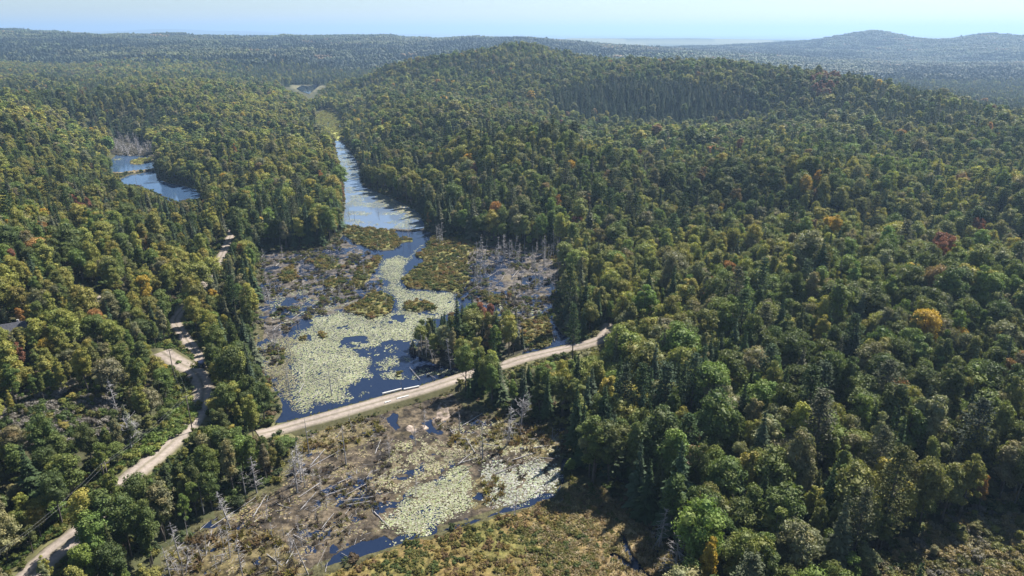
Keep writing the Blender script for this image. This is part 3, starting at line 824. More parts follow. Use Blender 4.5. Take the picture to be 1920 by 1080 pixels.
def pine(seed):
    g = np.random.default_rng(seed)
    h = 20.0; crown = MB(); trunk = MB()
    trunk.tube([(0, 0, -.6), (0, 0, .5), (.1, 0, h * .5), (0, .1, h * .97)], [.36, .28, .18, .04], 7)
    P, Nn = [], []
    for i in range(13):
        t = i / 12
        z = h * (.34 + .64 * t); r = 3.9 * (1 - t)**.7 * g.uniform(.75, 1.1) + .5
        nb = int(g.integers(4, 7)); a0 = g.uniform(0, 6.28)
        for k in range(nb):
            a = a0 + k / nb * 6.28 + g.normal(0, .25); L_ = r * g.uniform(.6, 1.1)
            e = np.array([math.cos(a) * L_, math.sin(a) * L_, z + L_ * g.uniform(.05, .25)])
            trunk.tube([(0, 0, z), e * np.array([.6, .6, 1]) - [0, 0, .15], e], [.07, .05, .02], 4)
            for q in range(30):
                s = g.uniform(.35, 1.05)
                P.append((e[0] * s + g.normal(0, .42), e[1] * s + g.normal(0, .42), z + (e[2] - z) * s + g.normal(0, .16) + .12)); Nn.append((0, 0, 1))
    leaves(g, np.array(P), np.array(Nn), .52, crown, .65, 1.35)
    return crown, trunk

def shrub(seed, n, leaf):
    g = np.random.default_rng(seed); crown = MB()
    for i in range(6):
        c = np.array([g.normal(0, .38), g.normal(0, .38), g.uniform(.35, .75)]); r = g.uniform(.28, .5)
        d = g.normal(0, 1, (n // 6, 3)); d /= np.linalg.norm(d, axis=1)[:, None]; d[:, 2] = np.abs(d[:, 2]) * .9 - .1
        leaves(g, c + d * r * g.uniform(.7, 1.1, (n // 6, 1)), d, leaf, crown, .65, 1.35)
        crown.add(c + ICO_V * r * .7, ICO_F, None, .85)
    return crown

def tuft(seed, n=26):
    g = np.random.default_rng(seed); mb = MB()
    for i in range(n):
        a = g.uniform(0, 6.28); r0 = g.uniform(0, .35); ln = g.uniform(.5, 1.1); out = g.uniform(.15, .7) * ln
        ca, sa = math.cos(a), math.sin(a); w_ = .06
        b0 = np.array([ca * r0, sa * r0, -.1]); m = b0 + [ca * out * .4, sa * out * .4, ln * .7]; t = b0 + [ca * out, sa * out, ln * .8]
        s = np.array([-sa * w_, ca * w_, 0])
        mb.add([b0 - s, b0 + s, m + s, m - s, t], [(3, 2, 4)], [(0, 1, 2, 3)], g.uniform(.7, 1.3))
    d = np.c_[g.normal(0, .3, (14, 2)), g.uniform(.1, .35, 14)]
    leaves(g, d, np.tile([0, 0, 1.], (14, 1)), .35, mb)
    return mb

def snag(seed, h=10.0, branchy=1.0, multi=False):
    g = np.random.default_rng(seed)
    trunk = MB(); br = MB()
    tops = [(g.normal(0, .35), g.normal(0, .35))] if not multi else [(g.normal(0, 2.0), g.normal(0, 2.0)) for _ in range(4)]
    for tx, ty in tops:
        pts = np.array([(0, 0, -.5), (0, 0, .2), (tx * .3, ty * .3, h * .35), (tx * .7, ty * .7, h * .72), (tx, ty, h)])
        trunk.tube(pts, np.array([.17, .14, .11, .07, .025]) * (1 if not multi else .9), 6, 1.0)
        for i in range(int(34 * branchy / len(tops))):
            t = g.uniform(.22, .97); z = t * h
            c = np.array([np.interp(z, pts[:, 2], pts[:, 0]), np.interp(z, pts[:, 2], pts[:, 1]), z])
            a = g.uniform(0, 6.28); ln = (1.15 - t) * h * .20 * g.uniform(.4, 1.2) + .3
            e = c + np.array([math.cos(a) * ln, math.sin(a) * ln, ln * g.uniform(-.35, .35)])
            br.tube([c, (c + e) / 2 + [0, 0, .05 * ln], e], [.04, .028, .010], 3, g.uniform(.85, 1.15), cap=False)
            if ln > .8:
                for q in range(2):
                    m = c + (e - c) * g.uniform(.4, .8); e2 = m + g.normal(0, .35, 3) * ln * .6
                    br.tube([m, e2], [.025, .01], 3, 1.0, cap=False)
    return trunk, br

def bare(seed):
    """leafless grey broad crown of fine twigs"""
    g = np.random.default_rng(seed); h = 9.0
    trunk = MB(); br = MB()
    trunk.tube([(0, 0, -.5), (0, 0, .3), (.1, .1, h * .45), (.2, 0, h * .8)], [.22, .17, .12, .04], 6)
    for i in range(26):
        z = h * g.uniform(.25, .8); a = g.uniform(0, 6.28); ln = g.uniform(1.2, 2.9)
        c = np.array([.1, .05, z]); e = c + np.array([math.cos(a) * ln * .8, math.sin(a) * ln * .8, ln * .7])
        br.tube([c, (c + e) / 2 + [0, 0, -.1], e], [.07, .05, .015], 4, 1.0, cap=False)
        for q in range(7):
            m = c + (e - c) * g.uniform(.3, 1); e2 = m + np.array([g.normal(0, .6), g.normal(0, .6), g.uniform(.1, .9)])
            br.tube([m, e2], [.03, .012], 3, g.uniform(.9, 1.2), cap=False)
    return trunk, br

def join_src(name, parts):
    """one source mesh with two materials (for the mass of the woods)"""
    V, F3, F4, var, mi3, mi4, wm = [], [], [], [], [], [], []
    n = 0; mats = []
    for k, (mb, m) in enumerate(parts):
        mats.append(m); V += mb.v; var += mb.var; wm += mb.wm
        if mb.f3: f = np.vstack(mb.f3) + n; F3.append(f); mi3.append(np.full(len(f), k))
        if mb.f4: f = np.vstack(mb.f4) + n; F4.append(f); mi4.append(np.full(len(f), k))
        n += mb.n
    Fs = ([np.vstack(F3)] if F3 else []) + ([np.vstack(F4)] if F4 else [])
    return add_mesh(name, np.vstack(V), Fs, mats, var=np.concatenate(var), mi=np.concatenate(mi3 + mi4), warm=np.concatenate(wm))

def mass(name, sources, pts, rot, scl, idx, tint, label, cat):
    """one object that stands for everything past counting: points carrying the shared shapes"""
    col = bpy.data.collections.new(name + '_shapes')
    for i, me in enumerate(sources):
        ob = bpy.data.objects.new('shape_%02d_%s' % (i, name), me); col.objects.link(ob)
    me = bpy.data.meshes.new(name)
    n = len(pts)
    me.vertices.add(n); me.vertices.foreach_set('co', np.asarray(pts, np.float32).ravel())
    a = me.attributes.new('rot', 'FLOAT_VECTOR', 'POINT'); a.data.foreach_set('vector', np.asarray(rot, np.float32).ravel())
    a = me.attributes.new('scl', 'FLOAT_VECTOR', 'POINT'); a.data.foreach_set('vector', np.asarray(scl, np.float32).ravel())
    a = me.attributes.new('idx', 'INT', 'POINT'); a.data.foreach_set('value', np.asarray(idx, np.int32))
    a = me.attributes.new('tint', 'FLOAT_COLOR', 'POINT'); c = np.ones((n, 4), np.float32); c[:, :3] = tint; a.data.foreach_set('color', c.ravel())
    o = link(name, me)
    ng = bpy.data.node_groups.new(name + '_nodes', 'GeometryNodeTree')
    ng.interface.new_socket('Geometry', in_out='INPUT', socket_type='NodeSocketGeometry')
    ng.interface.new_socket('Geometry', in_out='OUTPUT', socket_type='NodeSocketGeometry')
    gi = ng.nodes.new('NodeGroupInput'); go = ng.nodes.new('NodeGroupOutput')
    iop = ng.nodes.new('GeometryNodeInstanceOnPoints'); ci = ng.nodes.new('GeometryNodeCollectionInfo')
    ci.inputs['Collection'].default_value = col
    ci.inputs['Separate Children'].default_value = True; ci.inputs['Reset Children'].default_value = True
    iop.inputs['Pick Instance'].default_value = True
    def na(nm, t):
        x = ng.nodes.new('GeometryNodeInputNamedAttribute'); x.data_type = t; x.inputs['Name'].default_value = nm
        return [s for s in x.outputs if s.enabled and s.name == 'Attribute'][0]
    e2r = ng.nodes.new('FunctionNodeEulerToRotation')
    L = ng.links.new
    L(gi.outputs[0], iop.inputs['Points']); L(ci.outputs[0], iop.inputs['Instance'])
    L(na('idx', 'INT'), iop.inputs['Instance Index']); L(na('scl', 'FLOAT_VECTOR'), iop.inputs['Scale'])
    L(na('rot', 'FLOAT_VECTOR'), e2r.inputs[0]); L(e2r.outputs[0], iop.inputs['Rotation'])
    L(iop.outputs[0], go.inputs[0])
    md = o.modifiers.new('scatter', 'NODES'); md.node_group = ng
    props(o, label, cat, kind='stuff')
    return o

# shapes: near shapes carry fine leaves, far ones coarser
BL = [broadleaf(100 + i, 3300, .38, narrow=nw, form=fm, lopsided=lo) for i, (nw, fm, lo) in enumerate([(1.0, 0, 0), (1.15, 3, .4), (.86, 1, 0), (.95, 2, .5), (1.25, 0, .3), (.70, 1, .2), (1.05, 2, 0), (1.1, 0, -.6), (.8, 0, .3), (1.3, 3, 0), (.9, 2, -.7), (1.0, 1, .3)])]
SPR = [spruce(200 + i, 1.0, sp_, dr_, rg) for i, (sp_, dr_, rg) in enumerate([(.16, .35, .25), (.19, .3, .3), (.135, .45, .2), (.21, .25, .35), (.15, .3, .4)])]
PIN = [pine(300 + i) for i in range(2)]
BLF = [broadleaf(150 + i, 800, .80, narrow=nw, form=fm) for i, (nw, fm) in enumerate([(1.0, 0), (1.2, 3), (.85, 1), (1.05, 2), (.95, 0), (.75, 1)])]
SPF = [spruce(250 + i, .55, sp_, .3, .3) for i, sp_ in enumerate([.18, .22, .16])]

# ------------------------------------------------------------------ where the trees stand
def jitter_grid(x0, x1, y0, y1, s):
    gx, gy = np.meshgrid(np.arange(x0, x1, s), np.arange(y0, y1, s * .9))
    gx = gx + (np.arange(gx.shape[0]) % 2)[:, None] * s * .5
    return (gx + rng.uniform(-.38, .38, gx.shape) * s).ravel(), (gy + rng.uniform(-.38, .38, gx.shape) * s).ravel()

CONIF = [(1190,880,150,120,.55),(1500,930,260,120,.30),(455,600,55,120,.45),(1210,205,190,45,.97),(880,650,100,60,.5),(560,440,90,50,.5),(860,420,120,40,.5),(680,300,40,60,.5),
         (1750,200,260,60,.7),(560,140,150,30,.8),(120,190,140,40,.6),(1100,640,60,60,.4),(930,760,80,60,.6),(90,400,160,60,.3),(250,245,120,25,.7),(1850,880,120,80,.3),(350,420,90,60,.4),(960,130,120,40,.4),(1600,230,300,60,.2)]
ACCENT = [(1330,535,24,'rust red'),(1370,520,22,'orange'),(1300,540,16,'yellow-green'),(1545,150,26,'rust red'),(1860,632,20,'golden yellow'),(1525,340,14,'golden yellow'),(245,820,13,'golden yellow'),(215,660,22,'orange'),(140,640,14,'golden yellow'),
          (150,385,16,'rust red'),(135,395,12,'orange'),(40,600,14,'orange'),(48,470,10,'orange'),(20,480,10,'rust red'),(215,475,20,'orange'),(290,408,8,'rust red'),(55,450,20,'orange'),(45,650,14,'rust red'),(910,575,14,'rust red'),
          (1020,225,6,'rust red'),(1063,243,6,'golden yellow'),(1220,270,8,'golden yellow'),(744,237,6,'rust red'),(715,228,8,'rust red'),(1340,1040,26,'golden yellow'),(1860,890,22,'orange'),(1775,460,18,'rust red'),(1840,425,14,'rust red'),
          (1480,300,8,'orange'),(1455,535,12,'rust red'),(1560,420,14,'golden yellow'),(925,570,10,'yellow-green'),(1590,955,12,'golden yellow'),(640,350,8,'rust red'),(930,395,9,'orange'),(880,300,9,'golden yellow'),(1700,505,16,'golden yellow'),
          (290,680,18,'yellow-green'),(320,690,14,'golden yellow'),(1310,640,12,'orange'),(1045,570,7,'orange'),(1075,420,10,'rust red'),(1860,205,6,'rust red'),(20,1040,30,'yellow-green'),(250,1000,26,'olive green'),(330,960,16,'rusty brown'),(1455,875,14,'pinkish grey'),(1320,880,22,'pinkish grey'),(470,700,8,'yellow-green')]
PAL = {'dark green': (.062, .086, .028), 'mid green': (.088, .122, .034), 'olive green': (.115, .132, .042), 'grey-green': (.135, .142, .080), 'yellow-green': (.175, .185, .05), 'bright green': (.093, .134, .036),
       'golden yellow': (.29, .22, .04), 'orange': (.22, .135, .05), 'rust red': (.14, .07, .045), 'rusty brown': (.14, .105, .055), 'pinkish grey': (.17, .13, .115)}
PALN = list(PAL)
SPAL = {'dark green': (.042, .068, .028), 'blue-green': (.052, .080, .046), 'grey-green': (.085, .098, .060), 'olive': (.075, .09, .03)}
SPALN = list(SPAL)

SURVEYED = [(268,676,9,10),(248,662,10,11),(284,700,7,6),(205,1012,7,14),(237,1003,6.5,14),(182,1040,7,13),(262,968,6,13),(226,980,6.5,13),(285,955,5.5,11),(160,1075,7,13),(275,1010,6,14),(300,975,5,13),(210,1065,7,12)]
def stand(x, y, spacing, near):
    """choose kind, height and colour for every candidate and clear the openings"""
    wd = wet_dist(x, y)
    isl = inpoly(x, y, ISLAND_W)
    ok = (wd > .4) | isl
    for k in roads:
        ln, hw = roads[k]
        d, _ = dseg(x, y, ln[::2, :2]); ok &= d > hw + 1.6
    x, y = x[ok], y[ok]
    z = ground_z(x, y)
    z = np.maximum(z, .3) if near else z
    px, py, f = proj(x, y, z)
    m = (px > -260) & (px < 2180) & (py > -60) & (py < 1420)
    x, y, z, px, py = x[m], y[m], z[m], px[m], py[m]
    sv = np.zeros(len(x), bool); sh_ = np.zeros(len(x))
    if near:
        for a_, b_, z_, h_ in SURVEYED:
            q = G(a_, b_, z_); x = np.r_[x, q[0]]; y = np.r_[y, q[1]]; z = np.r_[z, ground_z([q[0]], [q[1]])]; px = np.r_[px, a_]; py = np.r_[py, b_]; sv = np.r_[sv, True]; sh_ = np.r_[sh_, h_]
    n = len(x)
    cf = np.full(n, .07) + .12 * (fbm(x / 60, y / 60, 111, 3) > .58)
    for cx, cy, rx, ry, fr in CONIF:
        e = ((px - cx) / rx)**2 + ((py - cy) / ry)**2
        cf = np.maximum(cf, fr * (1 - sstep(.6, 1.3, e)))
    con = rng.random(n) < cf
    h = np.where(con, rng.normal(14.5, 2.8, n), rng.normal(12.2, 2.9, n)) + (fbm(x / 50, y / 50, 115, 2) - .5) * 6
    h = np.clip(h * (1.0 if near else .9), 6.5, 21)
    h = h * (1 - .18 * (1 - sstep(380, 520, px)) * (y < 420))
    lowcap = np.full(n, 99.0)
    for p, cap in LOWVEG: lowcap = np.where(inpoly(px, py, p), cap, lowcap)
    h = np.minimum(h, lowcap * rng.uniform(.6, 1.1, n))
    h = np.where(sv, sh_, h); con = con & ~sv
    alive = np.ones(n, bool)
    todo = np.ones(n, bool)
    for it in range(7):
        cr = np.where(con, .14, .22) * h
        bad = np.zeros(n, bool)
        for kx, kz in ((0, .97), (0, .75), (0, .5), (-.6, .6), (.6, .6), (-.35, .85), (.35, .85)):
            qx, qy, _ = proj(x + kx * cr, y, z + kz * h)
            bad |= is_open(qx, qy)
        for kx in (-1.3, -.8, .8, 1.3):
            for kz in (.45, .65, .85):
                qx, qy, _ = proj(x + kx * cr * (1.0 if kz < .8 else .6), y, z + kz * h)
                bad |= is_open(qx, qy, ROADS_CLEAR)
        bad &= ~sv
        todo = bad & alive
        if it == 6: alive &= ~bad; break
        h = np.where(todo, h * .74, h)
        alive &= ~(h < 2.2)
    # colour
    q = fbm(x / 35, y / 35, 121, 3) + rng.normal(0, .13, n)
    left = 1 - sstep(300, 1000, px) * .9
    q2 = rng.random(n)
    ci = np.select([q < .38, q < .47, q < .56, q < .63], [0, 1, 3, 2], 4)
    ci = np.where((q2 < .05 + .17 * left), 4, ci)
    ci = np.where((q2 > .90 - .03 * left), 5, ci)
    ci = np.where((ci == 4) & (left < .4) & (rng.random(n) < .55), 2, ci)
    rare = rng.random(n)
    ci = np.where(rare < .002 + .004 * left, 6, ci); ci = np.where((rare > .998 - .003 * left), 7, ci); ci = np.where((rare > .5) & (rare < .501), 8, ci); ci = np.where((rare > .6) & (rare < .608), 9, ci)
    tx, ty, _ = proj(x, y, z + h * .75)
    for ax, ay, ar, nm in ACCENT:
        m = (np.hypot(tx - ax, (ty - ay)) < ar)
        ci = np.where(m & (rng.random(n) < .45), PALN.index(nm), ci)
        con = con & ~(m & (rng.random(n) < .8))
    si = rng.choice(4, n, p=[.42, .25, .23, .10])
    si = np.where((((px - 1210) / 210)**2 + ((py - 200) / 55)**2 < 1) & (rng.random(n) < .85), 0, si)  # escarpment band mostly darkest green: its shade put into the spruce colour
    tint = np.where(con[:, None], np.array([SPAL[k] for k in SPALN])[si], np.array([PAL[k] for k in PALN])[ci])
    tint = tint * rng.uniform(.82, 1.2, (n, 1)) * rng.uniform(.93, 1.07, (n, 3))
    tint = tint * (.72 + .62 * fbm(x / 110, y / 110, 143, 3))[:, None] * np.where(con, 1.05, 1.40)[:, None] * np.array([1.14, 1.06, .98])
    a = alive
    return dict(x=x[a], y=y[a], z=z[a], h=h[a], con=con[a], ci=ci[a], si=si[a], tint=tint[a], px=px[a], py=py[a])

gx, gy = jitter_grid(-420, 420, 52, 470, 3.8)
r_ = np.hypot(gx, gy)
m = (np.abs(gx) < gy * .86 + 40)
T = stand(gx[m], gy[m], 5.3, True)
gx, gy = jitter_grid(-1500, 1500, 470, 1500, 4.9)
m = (np.abs(gx) < gy * .80 + 30)
T2 = stand(gx[m], gy[m], 6.4, False)

# which of them show largest (crowns nearest the eye hide those behind)
def visible_area(T):
    S = 3.0
    W_, H_ = int(1920 / S), int(1080 / S)
    zb = np.zeros((H_, W_), bool)
    order = np.argsort(T['y'] * cp)
    vis = np.zeros(len(T['x']))
    cr = np.where(T['con'], .12, .25) * T['h']
    x0, y0, f = proj(T['x'], T['y'], T['z'] + T['h'])
    _, y1, _ = proj(T['x'], T['y'], T['z'] + T['h'] * np.where(T['con'], .1, .25))
    rx = cr * F / f / S
    for i in order:
        cx, a, b_ = x0[i] / S, y0[i] / S, y1[i] / S
        j0, j1 = int(max(0, cx - rx[i])), int(min(W_, cx + rx[i] + 1)); i0, i1 = int(max(0, a)), int(min(H_, b_ + 1))
        if j1 <= j0 or i1 <= i0: continue
        sub = zb[i0:i1, j0:j1]
        yy, xx = np.mgrid[i0:i1, j0:j1]
        m = ((xx + .5 - cx) / max(rx[i], .5))**2 + ((yy + .5 - (a + b_) / 2) / max((b_ - a) / 2, .5))**2 <= 1
        vis[i] = (m & ~sub).sum()
        sub |= m
    return vis
vis = visible_area(T)
T['vis'] = vis
conv = T['con']
shortt = T['h'] < 4.0
single = np.zeros(len(vis), bool)
kindb = np.where(~conv & ~shortt)[0]; kindc = np.where(conv & ~shortt)[0]
# about 40 of the largest spruces stand as tall layered pines
pick_b = kindb[np.argsort(-vis[kindb])[:300]]
pick_c = kindc[np.argsort(-vis[kindc])[:300]]
pick_b = pick_b[vis[pick_b] > 12]; pick_c = pick_c[vis[pick_c] > 10]
single[pick_b] = True; single[pick_c] = True

def masses(name, T, sel, src, srch, label, cat, near=True):
    i = np.where(sel)[0]; n = len(i)
    s = T['h'][i] / srch
    wdt = s * np.where(T['con'][i], rng.uniform(.8, 1.2, n), rng.uniform(.72, 1.22, n) * (1.25 if not near else 1.0))
    wdt = np.where(T['h'][i] < 6, wdt * 1.5, wdt)
    mass(name, src, np.c_[T['x'][i], T['y'][i], T['z'][i] - .1], np.c_[rng.normal(0, .03, n), rng.normal(0, .03, n), rng.uniform(0, 6.28, n)], np.c_[wdt, wdt, s], rng.integers(0, len(src), n), T['tint'][i], label, cat)
    return n

bl_src = [join_src('broadleaf_shape', [(c, M_LEAF), (t, M_BARK)]) for c, t in BL]
sp_src = [join_src('spruce_shape', [(c, M_NEEDLE), (t, M_BARK)]) for c, t in SPR]
blf_src = [join_src('broadleaf_far_shape', [(c, M_LEAF)]) for c, t in BLF]
spf_src = [join_src('spruce_far_shape', [(c, M_NEEDLE)]) for c, t in SPF]
n1 = masses('broadleaf_woods', T, ~conv & ~single, bl_src, 14.0, 'rest of the green broadleaf woods around the marsh', 'woods')
n2 = masses('spruce_woods', T, conv & ~single, sp_src, 15.0, 'rest of the dark spruces standing among the broadleaf woods', 'woods')
n3 = masses('hillside_forest', T2, ~T2['con'], blf_src, 14.0, 'broadleaf forest covering the hills beyond the marsh', 'forest', False)
n4 = masses('hillside_spruce_forest', T2, T2['con'], spf_src, 15.0, 'dark spruces scattered through the hill forest', 'forest')

# far woods: patches of crowns
def patch(seed, frac):
    g = np.random.default_rng(seed); mb = MB()
    for i in range(26):
        x, y = g.uniform(-17, 17, 2); h = g.uniform(9, 16); v = g.uniform(.6, 1.35)
        if g.random() < frac:
            k = 6; a = np.arange(k) / k * 6.283; r = h * .16
            mb.add(np.vstack([np.c_[x + r * np.cos(a), y + r * np.sin(a), np.full(k, h * .2)], [[x, y, h * 1.15]]]), [(j, (j + 1) % k, k) for j in range(k)], None, v * .7)
        else:
            r = g.uniform(2.8, 4.6)
            mb.add(np.array([x, y, h - r]) + ICO2_V * np.array([r, r, r * 1.15]) * g.uniform(.8, 1.2, (len(ICO2_V), 1)), ICO2_F, None, v)
    return mb.mesh('forest_patch_shape', [M_LEAF])
gx, gy = jitter_grid(-3800, 3800, 1480, 4700, 27)
m = (np.abs(gx) < gy * .80 + 30); gx, gy = gx[m], gy[m]
gz = ground_z(gx, gy); n = len(gx)
px_, py_, _ = proj(gx, gy, gz)
q = fbm(gx / 200, gy / 200, 131, 3)
con = (rng.random(n) < .12 + .75 * (fbm(gx / 350, gy / 350, 137, 3) > .57)).astype(int)
tint = np.where((q > .53)[:, None], np.array([.07, .078, .022]), np.array([.045, .062, .022])) * rng.uniform(.75, 1.3, (n, 1))
tint = np.where((rng.random(n) < .03)[:, None], np.array([.16, .10, .035]), tint)
tint = tint * (.45 + 1.3 * fbm(gx / 420, gy / 300, 147, 4))[:, None] * 1.3
tint = np.where((con == 1)[:, None], np.array([.03, .05, .028]) * rng.uniform(.8, 1.2, (n, 1)), tint)
srcs = [patch(500, .1), patch(501, .15), patch(502, .1), patch(503, .85), patch(504, .9)]
mass('distant_forest', srcs, np.c_[gx, gy, gz - 1], np.c_[np.zeros(n), np.zeros(n), rng.uniform(0, 6.28, n)], np.tile([[1.0, 1.0, 1.0]], (n, 1)) * rng.uniform(.9, 1.15, (n, 1)), np.where(con == 1, rng.integers(3, 5, n), rng.integers(0, 3, n)), tint, 'hazy blue-green forest on the farthest ridges', 'forest')

# ------------------------------------------------------------------ low growth beyond counting
def scatter_in(polys, dens):
    xs, ys = [], []
    for p in polys:
        lo, hi = p.min(0), p.max(0); n = int((hi - lo).prod() * dens)
        x = rng.uniform(lo[0], hi[0], n); y = rng.uniform(lo[1], hi[1], n)
        a, b_ = warp(x, y); m = inpoly(a, b_, p)
        xs.append(x[m]); ys.append(y[m])
    return np.concatenate(xs), np.concatenate(ys)
def not_open_water(x, y):
    a, b_ = warp(x, y); m = np.ones(len(x), bool)
    for p in W_OPEN: m &= ~inpoly(a, b_, p)
    return m
shr_src = [join_src('shrub_shape', [(shrub(400 + i, 200, .22), M_LEAF)]) for i in range(4)]
tuf_src = [join_src('tuft_shape', [(tuft(420 + i), M_SEDGE)]) for i in range(4)]
bt, bs, bi, bc = [], [], [], []
def low(x, y, z, s0, s1, cols, wts, flat=1.0):
    n = len(x); s = rng.uniform(s0, s1, n)
    bt.append(np.c_[x, y, z]); bs.append(np.c_[s * 1.2, s * 1.2, s * flat * rng.uniform(.8, 1.2, n)])
    c = np.array(cols)[rng.choice(len(cols), n, p=np.array(wts) / np.sum(wts))] * rng.uniform(.75, 1.25, (n, 1))
    bi.append(rng.integers(0, 4, n)); bc.append(c)
def patchy(x, y, s, thr, seed):
    return fbm(x / s, y / s, seed, 3) > thr
OL, OR_, GR, TN, RD, GY = (.15, .14, .035), (.225, .165, .045), (.085, .115, .03), (.27, .21, .10), (.22, .12, .05), (.16, .145, .12)
x, y = scatter_in(SHRUB, .55); m = not_open_water(x, y); x, y = x[m], y[m]
k = fbm(x / 9, y / 9, 151, 3) > .52
low(x[k], y[k], np.full(k.sum(), .2), .5, 1.1, [OR_, OL, RD], [.45, .47, .08]); low(x[~k], y[~k], np.full((~k).sum(), .2), .5, 1.2, [OL, GR, OR_], [.5, .35, .15])
x, y = scatter_in(MUD_UP, .45); m = not_open_water(x, y) & patchy(x, y, 6, .48, 153); low(x[m], y[m], np.full(m.sum(), 0.0), .4, 1.0, [OL, GR, (.12, .09, .05), GY, (.06, .05, .04)], [.35, .2, .2, .2, .2])
x, y = scatter_in([MEADOW_W], 1.1); px_, _, _ = proj(x, y, 0); m = not_open_water(x, y) & (px_ < 1120 + rng.normal(0, 40, len(x))); x, y = x[m], y[m]
k = fbm(x / 7, y / 7, 155, 3) > .5
low(x[k], y[k], np.full(k.sum(), .25), .35, .8, [OR_, OL, (.17, .11, .05)], [.3, .4, .3], .9); low(x[~k], y[~k], np.full((~k).sum(), .25), .4, .9, [OL, GR, (.11, .12, .03)], [.5, .2, .3], .9)
x, y = scatter_in([DEADFIELD], .3); low(x, y, np.full(len(x), .2), .6, 1.6, [(.22, .2, .17), (.17, .15, .12)], [.5, .5])
x, y = scatter_in([PENIN, GREEN_FEN], .25); low(x, y, np.full(len(x), .2), .7, 1.5, [(.27, .24, .07), (.27, .28, .07)], [.4, .6], .6)
# brush along the roads and in the low growth of the slopes
for k in roads:
    ln, hw = roads[k]
    for rep in range(26):
        s = rng.choice([-1, 1], len(ln)); t = np.gradient(ln[:, :2], axis=0); t /= np.linalg.norm(t, axis=1)[:, None]
        off = hw + rng.uniform(.7, 5.5 if k != 'causeway' else 3.4, len(ln))
        q = ln[:, :2] + np.c_[-t[:, 1], t[:, 0]] * (s * off)[:, None] + rng.normal(0, .8, (len(ln), 2))
        dmin = np.minimum.reduce([dseg(q[:, 0], q[:, 1], roads[j][0][::2, :2])[0] - roads[j][1] for j in roads])
        q = q[dmin > .7]; dmin = dmin[dmin > .7]
        wdq = wet_dist(q[:, 0], q[:, 1])
        if k == 'causeway':
            z = np.where(wdq < 0, 1.05 - dmin * .55, ground_z(q[:, 0], q[:, 1])); keepq = (dmin > .55)
            q, z = q[keepq], z[keepq]; low(q[:, 0], q[:, 1], z, .2, .5, [GR, OL, (.17, .15, .06)], [.4, .3, .3])
        else:
            low(q[:, 0], q[:, 1], ground_z(q[:, 0], q[:, 1]), .4, 1.25, [(.07, .11, .022), (.12, .14, .03), OL, (.06, .085, .03)], [.35, .25, .2, .2])
for p, cols, wts, dn in [([(300,650),(330,640),(365,680),(375,690),(352,690),(320,668)], [(.08, .12, .025), OL, (.12, .14, .03)], [.4, .3, .3], .5), ([(0,820),(60,770),(150,745),(240,770),(250,800),(200,840),(130,862),(0,872)], [(.21, .19, .165), (.16, .14, .12), GR, OL], [.5, .28, .12, .1], .6), ([(300,692),(345,722),(372,760),(360,788),(330,815),(292,850),(255,882),(270,835),(320,775),(330,735)], [(.15, .20, .045), (.20, .21, .05), (.11, .15, .035)], [.45, .3, .25], .7),
                         ([(1660,1030),(1780,960),(1930,930),(1960,1110),(1560,1110)], [TN, OL, (.17, .17, .06), GY, (.24, .21, .13)], [.3, .25, .2, .15, .2], .5)]:
    x, y = scatter_in([PW(p, 5 if p[0][0] < 1000 else 3)], dn)
    low(x, y, ground_z(x, y), .6, 1.7, cols, wts)
# forest-edge brush along the shores
x, y = jitter_grid(-300, 130, 85, 700, 2.2); wdq = wet_dist(x, y); m = (wdq > -.6) & (wdq < 7) & (rng.random(len(x)) < .8) & ~inpoly(x, y, MEADOW_W)
for k in roads: m &= dseg(x, y, roads[k][0][::2, :2])[0] > roads[k][1] + 1
low(x[m], y[m], np.maximum(ground_z(x[m], y[m]), 0), .6, 1.7, [GR, OL, (.06, .08, .03), (.13, .09, .05)], [.4, .25, .25, .1])
# saplings and fern under the near woods
x, y = jitter_grid(-330, 330, 60, 300, 2.7); m = (np.abs(x) < y * .85 + 30) & (wet_dist(x, y) > 6) & (rng.random(len(x)) < .8) & ~inpoly(x, y, GLADE_W)
for k in roads: m &= dseg(x, y, roads[k][0][::2, :2])[0] > roads[k][1] + 4
low(x[m], y[m], ground_z(x[m], y[m]), .7, 2.0, [(.06, .09, .022), (.10, .12, .03), (.05, .07, .025), (.10, .08, .045)], [.4, .25, .25, .1])
P_ = np.vstack(bt); n = len(P_)
mass('marsh_brush', shr_src, P_, np.c_[rng.normal(0, .1, n), rng.normal(0, .1, n), rng.uniform(0, 6.28, n)], np.vstack(bs), np.concatenate(bi), np.vstack(bc), 'low olive and rusty brush on the marsh and along the roads', 'brush')
n5 = n
bt, bs, bi, bc = [], [], [], []
x, y = scatter_in(TUSS, .42); m = not_open_water(x, y) & patchy(x, y, 4.5, .46, 161); low(x[m], y[m], np.full(m.sum(), .05), .7, 1.5, [(.15, .13, .03), (.13, .085, .04), (.18, .13, .04)], [.4, .35, .25])
x, y = scatter_in(MUD_LOW, .9); m = not_open_water(x, y) & patchy(x, y, 4, .50, 163); low(x[m], y[m], np.full(m.sum(), .05), .25, .8, [(.12, .11, .03), (.085, .055, .035), (.05, .04, .03), (.13, .11, .08)], [.25, .3, .3, .15])
x, y = scatter_in([MEADOW_W], 2.2); px_, _, _ = proj(x, y, 0); m = not_open_water(x, y) & (px_ > 1010 + rng.normal(0, 60, len(x))) & (np.minimum(dseg(x, y, RILL)[0], dseg(x, y, RILL2)[0]) > .6)
low(x[m], y[m], np.full(m.sum(), .3), .5, 1.0, [TN, (.34, .27, .15), (.22, .15, .07), (.2, .17, .06)], [.35, .25, .2, .2])
x, y = scatter_in([GLADE_W], 1.0); low(x, y, ground_z(x, y), .6, 1.2, [TN, (.3, .26, .14), (.2, .19, .08)], [.4, .3, .3])
P_ = np.vstack(bt); n = len(P_)
